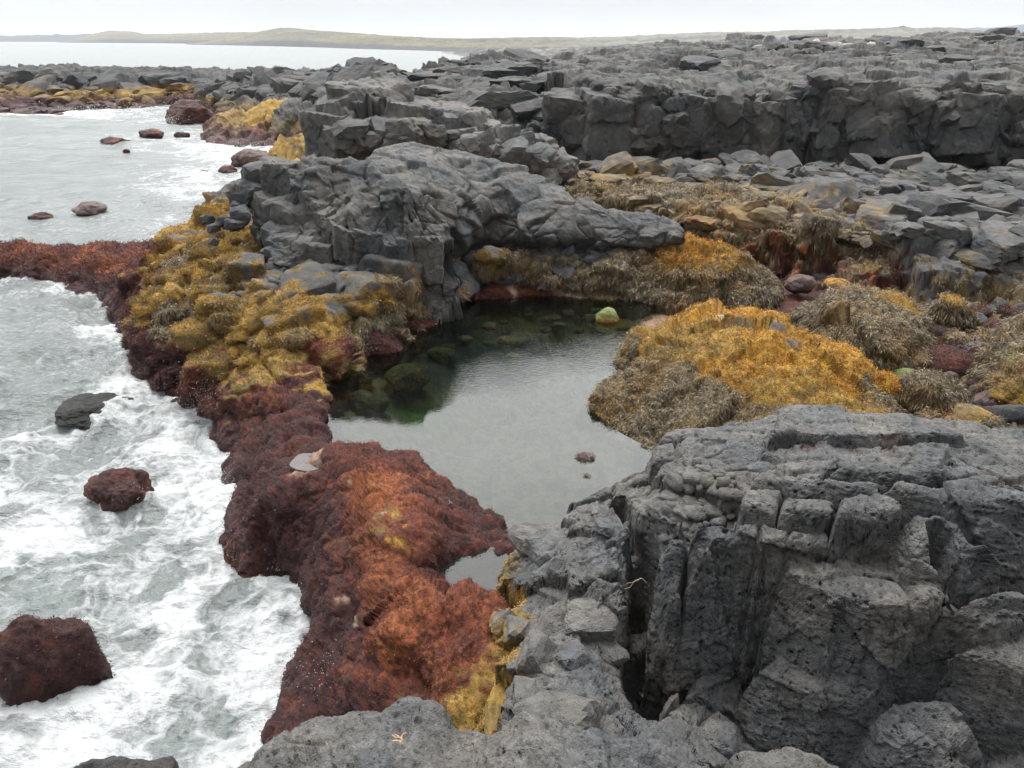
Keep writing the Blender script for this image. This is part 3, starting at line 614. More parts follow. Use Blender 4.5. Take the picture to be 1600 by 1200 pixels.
WRK = [('facet', .9, .30, 6, dict(tilt=.8, off=.25, crack=.1)), ('lump', 1.6, 0.26, 4), ('billow', 3.0, 0.12, 4), ('lump', 5, .05, 3)]
mass(name='seaweed_mound', label='orange-topped seaweed mound touching the right end of the long sloping slab', cat='rock mound', mat=M_mid, res=0.025, seed=37, zcut=0.3, slope=3.5, round=.7, rdrop=.45, warp=(.2, .9), margin=.8,
     out=[(1000, 385, 2.05), (1040, 372, 2.15), (1080, 366, 2.1), (1150, 378, 1.95), (1190, 395, 1.8), (1222, 425, 1.5), (1225, 460, 1.0), (1200, 478, .8), (1120, 478, .8), (1010, 470, .8), (960, 462, .8), (975, 430, 1.3)],
     inn=[(1100, 400, 2.05), (1040, 410, 1.9), (1160, 430, 1.75), (1080, 445, 1.5)],
     weedlay=WRK, rocklay=WRK, fine=[('billow', 12, .025, 3)],
     zones=[(1050, 388, 2.05, 'org', 1.2), (1110, 395, 2.05, 'org', 1.2), (1160, 408, 1.9, 'yel', .9), (1010, 395, 1.9, 'org', .7), (1190, 430, 1.5, 'wrack'), (1130, 445, 1.4, 'wrack', 1.1), (1050, 445, 1.3, 'wrack', 1.1), (1000, 450, 1, 'wrack'), (1210, 450, 1.2, 'wrack'), (1080, 465, 1, 'wrack')],
     fronds=48000, wetz=(.8, 1.1))
mass(name='seaweed_mound', label='big domed rock covered in bright orange seaweed jutting into the right side of the pool', cat='rock mound', mat=M_mid, res=0.02, seed=41, zcut=0.2, slope=2.6, round=.6, rdrop=.35, warp=(.15, 1.1), margin=.8,
     out=[(948, 552, .85), (962, 530, 1.2), (990, 505, 1.5), (1035, 482, 1.75), (1085, 468, 1.95), (1150, 470, 2.0), (1215, 486, 1.95), (1270, 505, 1.9), (1325, 530, 1.75), (1372, 562, 1.5), (1395, 600, 1.2), (1420, 650, 1.0), (1350, 740, 1.0), (1180, 800, .9), (1080, 780, .8), (1015, 708, .78), (960, 672, .78), (897, 634, .78), (925, 612, .8), (972, 590, .8)],
     inn=[(1100, 500, 2.05), (1200, 520, 2.05), (1290, 560, 1.8), (1050, 540, 1.75), (1150, 580, 1.7), (1000, 570, 1.3), (1010, 620, 1.1), (1100, 640, 1.35), (1230, 620, 1.6), (1320, 620, 1.35), (960, 630, 1.0), (1040, 680, 1.0)],
     dig=[(1138, 498, 2.0, .22, .08), (1000, 592, 1.2, .3, .12)], weedlay=WRK, rocklay=BLOCKY[1:]+WRK, fine=[('billow', 14, .022, 3)],
     zones=[(1060, 490, 1.9, 'org'), (1130, 485, 2, 'org', 1.2), (1200, 500, 2, 'org', 1.2), (1270, 525, 1.9, 'org', 1.1), (1330, 560, 1.7, 'org'), (1200, 560, 1.8, 'org', .9), (1300, 590, 1.6, 'org', .8), (1140, 590, 1.6, 'org', .6), (1100, 540, 1.8, 'yel'), (1030, 520, 1.7, 'yel'), (1000, 550, 1.4, 'yel', .6), (1270, 610, 1.5, 'yel', .9), (1180, 625, 1.5, 'yel', .6),
            (960, 555, 1, 'wrack'), (1000, 590, 1.2, 'wrack'), (1050, 600, 1.3, 'wrack', .9), (1100, 630, 1.3, 'wrack'), (960, 630, .9, 'wrack'), (1020, 660, .9, 'wrack', 1.1), (1060, 690, .9, 'wrack'), (1360, 610, 1.2, 'wrack', .9), (1150, 645, 1.3, 'wrack', .8), (1160, 520, 1.95, 'rock', .32), (1215, 520, 2, 'rock', .3), (1245, 540, 1.95, 'rock', .22), (1075, 535, 1.8, 'rock', .15)],
     fronds=100000, wetz=(.8, 1.1), px=1.15)
mass(name='seaweed_mound', label='wide hump of grey-brown shaggy wrack behind the big orange mound', cat='rock mound', mat=M_mid, res=0.025, seed=43, zcut=0.4, slope=2.6, round=.6, rdrop=.4, warp=(.15, 1.1), margin=.8,
     out=[(1210, 492, 1.4), (1240, 468, 1.75), (1290, 447, 2.0), (1325, 450, 2.0), (1345, 462, 1.8), (1375, 450, 2.0), (1420, 452, 2.0), (1445, 480, 1.8), (1455, 530, 1.4), (1450, 575, 1.1), (1400, 600, 1.0), (1350, 590, 1.2), (1260, 540, 1.3)],
     inn=[(1300, 490, 2.0), (1390, 500, 1.95), (1370, 550, 1.6)], weedlay=WRK, rocklay=WRK, fine=[('billow', 14, .022, 3)],
     zones=[(1300, 490, 2.0, 'wrack'), (1390, 530, 1.95, 'wrack'), (1250, 500, 1.6, 'wrack'), (1430, 580, 1.2, 'wrack'), (1390, 470, 1.9, 'yel', .35), (1320, 450, 2, 'org', .22)], fronds=45000)
mass(name='seaweed_mound', label='tan seaweed-topped hump at the right end of the grey-brown mound', cat='rock mound', mat=M_mid, res=0.025, seed=47, zcut=0.4, slope=3, round=.35, rdrop=.25, warp=(.12, 1.1), margin=.6,
     out=[(1440, 482, 1.5), (1460, 455, 1.8), (1480, 450, 1.85), (1510, 465, 1.7), (1532, 482, 1.4), (1520, 495, 1.2), (1450, 500, 1.2)], inn=[(1480, 470, 1.8)],
     weedlay=WRK, rocklay=WRK, fine=[('billow', 14, .022, 3)], undercut=[(.95, .15, .25)],
     zones=[(1480, 465, 1.8, 'yel', .8), (1450, 480, 1.5, 'wrack'), (1500, 490, 1.3, 'wrack'), (1525, 478, 1.4, 'red', .5)], fronds=14000)
mass(name='seaweed_mound', label='olive-green wrack mound cut by the right edge above the grey columns', cat='rock mound', mat=M_mid, res=0.025, seed=53, zcut=0.4, slope=3, round=.5, rdrop=.35, warp=(.15, 1.1), margin=.6,
     out=[(1545, 545, 1.6), (1580, 495, 2.0), (1640, 480, 2.1), (1720, 520, 2.0), (1720, 620, 1.5), (1600, 640, 1.2), (1565, 600, 1.3)], inn=[(1610, 540, 2.0), (1590, 590, 1.6)],
     weedlay=WRK, rocklay=WRK, fine=[('billow', 14, .022, 3)], zones=[(1600, 540, 2.0, 'wrack'), (1600, 600, 1.5, 'yel', .7), (1560, 580, 1.4, 'wrack'), (1580, 560, 1.7, 'green', .4)], fronds=20000)

# terrace of broken blocks below the long cliff
mass(name='broken_terrace', label='sloping terrace of broken grey lava slabs at the foot of the long cliff', cat='rock terrace', mat=M_mid, res=0.035, seed=59, zcut=0.7, slope=1.1, round=.3, rdrop=.2, warp=(.35, .6), margin=1.2, aclip=(-.5, .8),
     out=[(850, 245, 2.0), (960, 235, 2.2), (1100, 250, 2.2), (1300, 250, 2.2), (1500, 255, 2.2), (1800, 260, 2.2), (1850, 420, 1.9), (1600, 430, 1.7), (1520, 418, 1.75), (1440, 400, 1.85), (1380, 382, 1.9), (1280, 370, 1.85), (1200, 356, 1.9), (1120, 350, 1.8), (1040, 335, 1.7), (960, 320, 1.7), (880, 295, 1.8)],
     inn=[(1100, 300, 1.9), (1300, 300, 2.05), (1500, 310, 2.1), (1500, 360, 2.05), (1300, 345, 1.95), (980, 290, 1.9), (1180, 335, 1.85), (1600, 380, 2.0)],
     cols=[(1.25, .16, .8, .32, (.7, 1.3)), (.5, .04, .5, .15, (.8, 1.2))],
     rocklay=[('facet', 1.5, .22, 1, dict(tilt=.8, off=.3, crack=.2, cw=.1)), ('facet', 4, .15, 2, dict(tilt=.7, off=.3, crack=.15))], weedlay=[('facet', 1.6, .5, 1, dict(tilt=.8, off=.4, crack=.2)), ('billow', 3, .12, 4)], fine=FINE,
     zones=[(1100, 280, 2, 'rock', 1.2), (1300, 290, 2, 'rock', 1.4), (1500, 310, 2, 'rock', 1.6), (1500, 370, 2, 'rock', 1.4), (1380, 345, 1.95, 'rock', 1.2), (900, 270, 1.9, 'rock', 1), (1600, 400, 1.8, 'rock', 1.2), (1250, 300, 2, 'rock', .9),
            (960, 300, 1.8, 'wrack', 1.2), (1050, 310, 1.8, 'wrack', 1.3), (1130, 325, 1.8, 'wrack', 1.2), (1200, 345, 1.8, 'wrack', 1.1), (1290, 360, 1.75, 'wrack', .9), (1180, 310, 1.9, 'wrack', .8), (1010, 285, 1.9, 'yel', .5), (1330, 335, 1.9, 'org', .2), (1450, 330, 2, 'org', .2), (920, 285, 1.8, 'wrack', .7), (1360, 385, 1.6, 'wrack', .6), (1560, 440, 1.2, 'wrack', .9), (1300, 400, 1.0, 'red', 1.0), (1220, 385, 1.1, 'red', .9), (1400, 425, 1.0, 'red', .7), (1500, 440, 1.0, 'wrack', .8), (1350, 405, 1.2, 'wrack', .6)],
     grey=.080, fronds=34000, patch=.8)
mass(name='gully_bank', label='dark red-weeded rock bank in the gully under the edge of the broken terrace', cat='rock bank', mat=M_mid, res=0.03, seed=61, zcut=0.3, slope=2.5, round=.4, rdrop=.2, warp=(.3, .8), margin=.8,
     out=[(1180, 385, 1.2), (1230, 368, 1.45), (1330, 385, 1.4), (1420, 405, 1.3), (1480, 425, 1.2), (1500, 450, .9), (1400, 445, .8), (1300, 425, .8), (1220, 400, .9)], inn=[(1260, 385, 1.4), (1350, 405, 1.3)],
     lay=[('facet', 1.6, .5, 1, dict(tilt=.8, off=.4, crack=.2)), ('lump', 2.5, .15, 3)], fine=[('billow', 10, .03, 3)],
     zones=[(1250, 385, 1.3, 'red', 1.2), (1330, 395, 1.3, 'red'), (1400, 415, 1.2, 'wrack', .7), (1450, 430, 1, 'wrack', .8), (1230, 395, 1, 'rock', .7), (1350, 420, 1, 'rock', .8)], fronds=12000, rz=(.8, 3))
mass(name='weedy_bank', label='dark bank of boulders draped in olive wrack, below the terrace at the right edge', cat='rock bank', mat=M_mid, res=0.03, seed=67, zcut=0.3, slope=2.5, round=.4, rdrop=.2, warp=(.3, .8), margin=.8,
     out=[(1440, 425, 1.3), (1480, 405, 1.55), (1560, 415, 1.6), (1760, 430, 1.7), (1760, 480, 1.2), (1600, 468, 1.0), (1520, 455, .95)], inn=[(1560, 432, 1.5)],
     lay=[('lump', 1.4, .4, 4), ('facet', 2, .4, 2, dict(tilt=.8, off=.4, crack=.2))], fine=[('billow', 10, .03, 3)],
     zones=[(1480, 425, 1.4, 'wrack'), (1560, 430, 1.4, 'wrack'), (1600, 445, 1.3, 'wrack'), (1520, 440, 1.2, 'rock', .8), (1600, 460, 1.1, 'green', .4), (1700, 450, 1.4, 'wrack')], fronds=14000)
exec_far = True
# long cliff and lava plateau on the right
def cliff_crack(X, h):
    for (u, v, D, L, wd, dp) in ((1196, 150, 34.2, 3.0, .22, 2.4), (1372, 150, 33.5, 3.0, .22, 2.4), (889, 160, 35.5, 3.4, .5, 3.2), (1060, 150, 34.6, 1.6, .2, 1.0), (1000, 140, 34.6, 1.5, .2, .9), (1480, 150, 33.5, 1.5, .18, 1.0)):
        c = W((u, v, 0, D)); dx = X[:, 0]-c[0]+.25*np.sin(X[:, 1]*2.1+u); dy = X[:, 1]-c[1]
        h = h-dp*np.exp(-(dx/wd)**2)*np.exp(-(dy/L)**4)
    return h
mass(name='lava_cliff', label='long grey basalt cliff with vertical cracks and a hummocky lava plateau on top', cat='cliff', mat=M_mid, res=0.06, seed=71, zcut=1.0, slope=9, round=.7, rdrop=.35, warp=(.55, .45), margin=2.5, aclip=(-.2, .8), px=1.2, wr=.28, nfine=2600,
     out=[(860, 105, 0, 40), (880, 140, 0, 36), (930, 140, 0, 35.2), (1000, 131, 0, 35), (1070, 140, 0, 35), (1150, 150, 0, 34.6), (1200, 148, 0, 34.5), (1290, 130, 0, 34.4), (1370, 128, 0, 34), (1450, 138, 0, 33.6), (1600, 140, 0, 33), (1800, 140, 0, 32), (2100, 60, 0, 40), (2300, 45, 0, 90), (1600, 56, 0, 84), (1530, 51, 0, 84), (1440, 56, 0, 82), (1380, 62, 0, 80), (1300, 65, 0, 80), (1250, 61, 0, 78), (1190, 58, 0, 76), (1120, 62, 0, 76), (1060, 68, 0, 78), (1000, 72, 0, 80), (940, 76, 0, 80), (870, 88, 0, 70), (830, 96, 0, 56)],
     inn=[(900, 112, 0, 42), (1000, 105, 0, 46), (1100, 104, 0, 46), (1000, 88, 0, 60), (1250, 95, 0, 48), (1400, 95, 0, 48), (1550, 98, 0, 46), (1200, 72, 0, 64), (1400, 72, 0, 62), (1560, 66, 0, 64), (1100, 80, 0, 62), (1350, 112, 0, 39), (1550, 118, 0, 38)],
     cols=[(3.4, .5, .35, .12, (1, 1)), (1.5, .18, .6, .14, (1.2, .9))], colband=(0, 1), fn=cliff_crack,
     rocklay=[('steepfacet', .75, .4, 1, dict(tilt=.85, off=.3, crack=.18, cw=.08, st=(1, 1, .62))), ('steepfacet', 1.9, .4, 2, dict(tilt=.8, off=.35, crack=.12, cw=.08, st=(1, 1, .7))), ('facet', 2.2, .10, 3, dict(tilt=.8, off=.35, crack=.2, cw=.08)), ('facet', .5, .30, 5, dict(tilt=.35, off=.3, crack=.3, cw=.05)), ('flatridge', .3, .25, (.5, 1.4, 1))],
     fine=[('fbm', 3, .025, 4), ('fbm', 12, .008, 3)], undercut=[(2.25, .55, 1.3)],
     zones=[(1200, 90, 0, 'rock', 1, 50)], grey=.070, warm=.12, nsc=.6)
# rounded lava behind the columns, centre
mass(name='lava_hummock', label='rounded dark lava hummock rising behind the grey columns at the top centre', cat='rock outcrop', mat=M_mid, res=0.06, seed=73, zcut=0.5, slope=3, round=1.2, rdrop=.6, warp=(.5, .4), margin=2, wr=.3, px=1.2,
     out=[(600, 150, 0, 50), (632, 122, 0, 56), (660, 102, 0, 58), (688, 90, 0, 58), (740, 84, 0, 58), (800, 84, 0, 58), (838, 94, 0, 55), (880, 104, 0, 50), (905, 120, 0, 42), (890, 180, 0, 36.5), (840, 215, 0, 35.5), (760, 195, 0, 36), (690, 175, 0, 37), (640, 160, 0, 39)],
     inn=[(700, 120, 0, 48), (780, 115, 0, 47), (840, 125, 0, 44), (740, 150, 0, 41), (820, 165, 0, 39), (860, 195, 0, 36.5)],
     rocklay=[('flatridge', .8, .35, (.6, 1.3, 1)), ('facet', .8, .6, 1, dict(tilt=.7, off=.35, crack=.2, cw=.1)), ('ridge', 1.3, .22, 4), ('facet', 2.4, .35, 2, dict(tilt=.7, off=.3, crack=.12))], fine=[('fbm', 3, .06, 4), ('fbm', 12, .012, 3)],
     zones=[(700, 120, 0, 'rock', 1, 48)], grey=.062, nsc=.6)
mass(name='columnar_outcrop', label='upright weathered grey basalt columns stepping down to the right, behind the tilted slabs', cat='rock outcrop', mat=M_mid, res=0.03, seed=79, zcut=0.8, slope=9, round=.2, rdrop=.15, warp=(.25, .8), margin=1, px=1.2,
     out=[(498, 195, 0, 31.5), (515, 160, 0, 32), (545, 142, 0, 33), (575, 132, 0, 34), (610, 138, 0, 34), (640, 150, 0, 34.5), (700, 165, 0, 35), (770, 190, 0, 35), (840, 215, 0, 35), (880, 250, 0, 33.5), (830, 255, 0, 31.5), (790, 245, 0, 31), (740, 212, 0, 31), (690, 190, 0, 31), (640, 175, 0, 31), (600, 160, 0, 31), (560, 155, 0, 31), (525, 175, 0, 30.5)],
     inn=[(600, 150, 0, 32.5), (700, 180, 0, 33), (800, 225, 0, 33)],
     cols=[(1.15, .22, .85, .3, (1, 1))],
     rocklay=[('steepfacet', .9, .7, 1, dict(tilt=.8, off=.35, crack=.15, cw=.08, st=(1, 1, .5))), ('facet', 2.6, .3, 2, dict(tilt=.8, off=.35, crack=.12))], fine=FINE, undercut=[(2.6, .3, .5)],
     zones=[(600, 150, 0, 'rock', 1, 32.5)], grey=.11, warm=.15)
mass(name='yellow_rock', label='knob of rock crusted pale yellow, at the shore between the surf and the grey columns', cat='rock', mat=M_mid, res=0.03, seed=83, zcut=0.0, slope=2.5, round=.3, rdrop=.2, warp=(.2, .9), margin=1,
     out=[(410, 258, 0, 33), (420, 235, 0, 34), (440, 212, 0, 35), (470, 208, 0, 35.5), (500, 212, 0, 35), (505, 245, 0, 32), (470, 255, 0, 31), (440, 262, 0, 31)], inn=[(450, 228, 0, 33.5), (480, 225, 0, 34)],
     lay=[('facet', 1.2, .6, 1, dict(tilt=.8, off=.4, crack=.2)), ('facet', 3, .3, 2, dict(tilt=.8, off=.4))], fine=FINE,
     zones=[(450, 230, 0, 'yel', 1.2, 33.5), (425, 250, 0, 'yel', 1, 33), (490, 230, 0, 'rock', .8, 34), (462, 240, 0, 'rock', .3, 33), (415, 262, 0, 'red', .5, 33)])
# shore shelf behind the weed rock, far reef
mass(name='weedy_rock', label='shore rock with yellow weed on top and dark red base, standing in distant surf', cat='rock', mat=M_mid, res=0.06, seed=89, zcut=-.6, slope=3.5, round=.8, rdrop=.5, warp=(.5, .4), margin=2, px=1.2, wr=.3,
     out=[(312, 224, 0), (350, 227, 0), (400, 228, 0), (450, 228, 0), (510, 226, 0), (560, 215, .8), (560, 180, 2.0), (520, 155, 2.7), (470, 150, 2.9), (430, 152, 2.8), (400, 162, 2.4), (370, 170, 1.9), (335, 180, 1.3), (318, 195, .8)],
     inn=[(350, 202, 1.2), (400, 204, 1.3), (460, 204, 1.3), (380, 182, 1.6), (440, 180, 1.7), (480, 165, 2.4), (440, 165, 2.3)],
     lay=[('facet', .8, .4, 1, dict(tilt=.8, off=.3, crack=.2)), ('billow', 1.2, .2, 4), ('facet', 2.5, .2, 2, dict(tilt=.8, off=.4))], fine=[('fbm', 4, .05, 3)],
     zones=[(370, 190, 1.6, 'yel', .8), (430, 188, 1.7, 'yel', .8), (345, 196, 1.3, 'yel', .8), (480, 192, 1.6, 'yel', .8), (330, 215, .6, 'red', 1.8), (380, 216, .6, 'red', 1.9), (430, 216, .6, 'red', 1.9), (490, 214, .6, 'red', 1.9), (400, 175, 1.9, 'yel'), (490, 175, 3, 'rock', 1), (420, 160, 2.9, 'yel', .6), (450, 152, 3.2, 'yel', .5), (470, 165, 3.1, 'rock', .8), (370, 170, 2.2, 'wrack', .9), (520, 190, 2.4, 'rock', 1.2)], rz=(0, 5), nsc=.6, wetz=(.2, 1.2))
mass(name='distant_reef', label='long low dark lava reef with brown weed at its foot, across the bay', cat='reef', mat=M_far, res=0.14, seed=97, zcut=-.6, slope=1.6, round=2.0, rdrop=1.1, warp=(1.6, .16), margin=4, px=1.15, wr=.22, aclip=(-.75, .02), nfine=2200,
     out=[(-160, 180, 0), (0, 180, 0), (70, 182, 0), (120, 180, 0), (170, 170, 0), (250, 167, 0), (290, 160, 0), (330, 158, 0.5), (350, 175, 1.0), (420, 170, 2.2), (520, 190, 0, 52), (640, 175, 0, 46), (700, 140, 0, 50), (690, 110, 0, 66), (640, 114, 0, 84), (600, 116, 0, 98), (530, 110, 0, 118), (430, 107, 0, 122), (300, 108, 0, 122), (200, 106, 0, 122), (50, 103, 0, 122), (-160, 106, 0, 122)],
     inn=[(0, 165, 1.3), (0, 120, 0, 105), (100, 112, 0, 108), (100, 165, 1.4), (200, 158, 1.4), (200, 115, 0, 108), (300, 120, 0, 105), (300, 148, 1.4), (380, 150, 0, 82), (450, 120, 0, 100), (450, 145, 0, 76), (550, 130, 0, 80), (600, 150, 0, 58), (350, 140, 0, 92)],
     rocklay=[('flatridge', .3, .5, (.7, 1.2, 1)), ('facet', .5, .3, 1, dict(tilt=.8, off=.3, crack=.25, cw=.1)), ('facet', 1.5, .4, 2, dict(tilt=.8, off=.3, crack=.2))], weedlay=[('facet', .6, .4, 1, dict(tilt=.8, off=.3, crack=.2)), ('billow', .7, .2, 4)], fine=[('fbm', 1.5, .08, 4)],
     zones=[(0, 130, 0, 'rock', 2.5, 100), (100, 130, 0, 'rock', 2.5, 100), (200, 130, 0, 'rock', 2.5, 100), (300, 130, 0, 'rock', 2.5, 98), (450, 130, 0, 'rock', 4, 90), (580, 140, 0, 'rock', 4, 62)], grey=.058, nsc=.25, rz=(-.5, 5), wetz=(.2, 1.0))
def reef_z(P, D):
    z = P[:, 2]+.5*fbm(P, .12, 3, 401); y = P[:, 1]
    lim = 1.55+.0*y
    D['rock'] = np.maximum(.05, 2.6-z)*1.0; D['yel'] = np.abs(z-1.5)*1.0+.55+np.where(y > 112, 9, 0)+.5*(fbm(P, .2, 2, 402) > .1); D['red'] = np.maximum(.05, z-.1)+np.where(y > 112, 9, 0); D['wrack'] = np.abs(z-1.4)+.3+.5*(fbm(P, .2, 2, 402) < -.0)+np.where(y > 112, 9, 0)
masses[-1]['zfn'] = reef_z

# right foreground: jointed basalt
def crevice(X, h):
    def trench(pts, wd, dp, h):
        L = [W(p)[:2] for p in pts]; d = np.full(len(X), 9., f32)
        for a, b in zip(L[:-1], L[1:]):
            a = np.array(a, f32); e = np.array(b, f32)-a; w = X[:, :2]-a; t = np.clip((w@e)/float(e@e), 0, 1); d = np.minimum(d, np.hypot(w[:, 0]-t*e[0], w[:, 1]-t*e[1]))
        return h-dp*np.exp(-(d/wd)**4)
    h = trench([(1005, 880, 2.4), (1003, 960, 2.0), (1003, 1060, 1.65), (1012, 1150, 1.5)], .15, 1.1, h)
    for k, (pa, pb) in enumerate((((1100, 742, 3.1), (1240, 728, 3.4)), ((1400, 745, 3.5), (1430, 700, 3.5)), ((1500, 700, 3.5), (1600, 760, 3.6)), ((1250, 725, 3.5), (1420, 712, 3.55)), ((1450, 720, 3.55), (1620, 730, 3.6)), ((1060, 740, 3.0), (1150, 690, 3.2)), ((1330, 740, 3.5), (1360, 715, 3.5)), ((1090, 680, 3.1), (1200, 668, 3.3)))):
        h = trench([pa, ((pa[0]+pb[0])/2+14*(-1)**k, (pa[1]+pb[1])/2-5*(-1)**k, (pa[2]+pb[2])/2), pb], .016, .05, h)
    h = trench([(965, 790, 2.4), (985, 850, 2.4), (1005, 890, 2.3)], .05, .5, h)
    h = trench([(1450, 900, 2.9), (1460, 980, 2.6), (1620, 960, 2.7)], .06, .5, h)
    h = trench([(1070, 800, 3.1), (1078, 850, 3.1)], .03, .3, h); return h
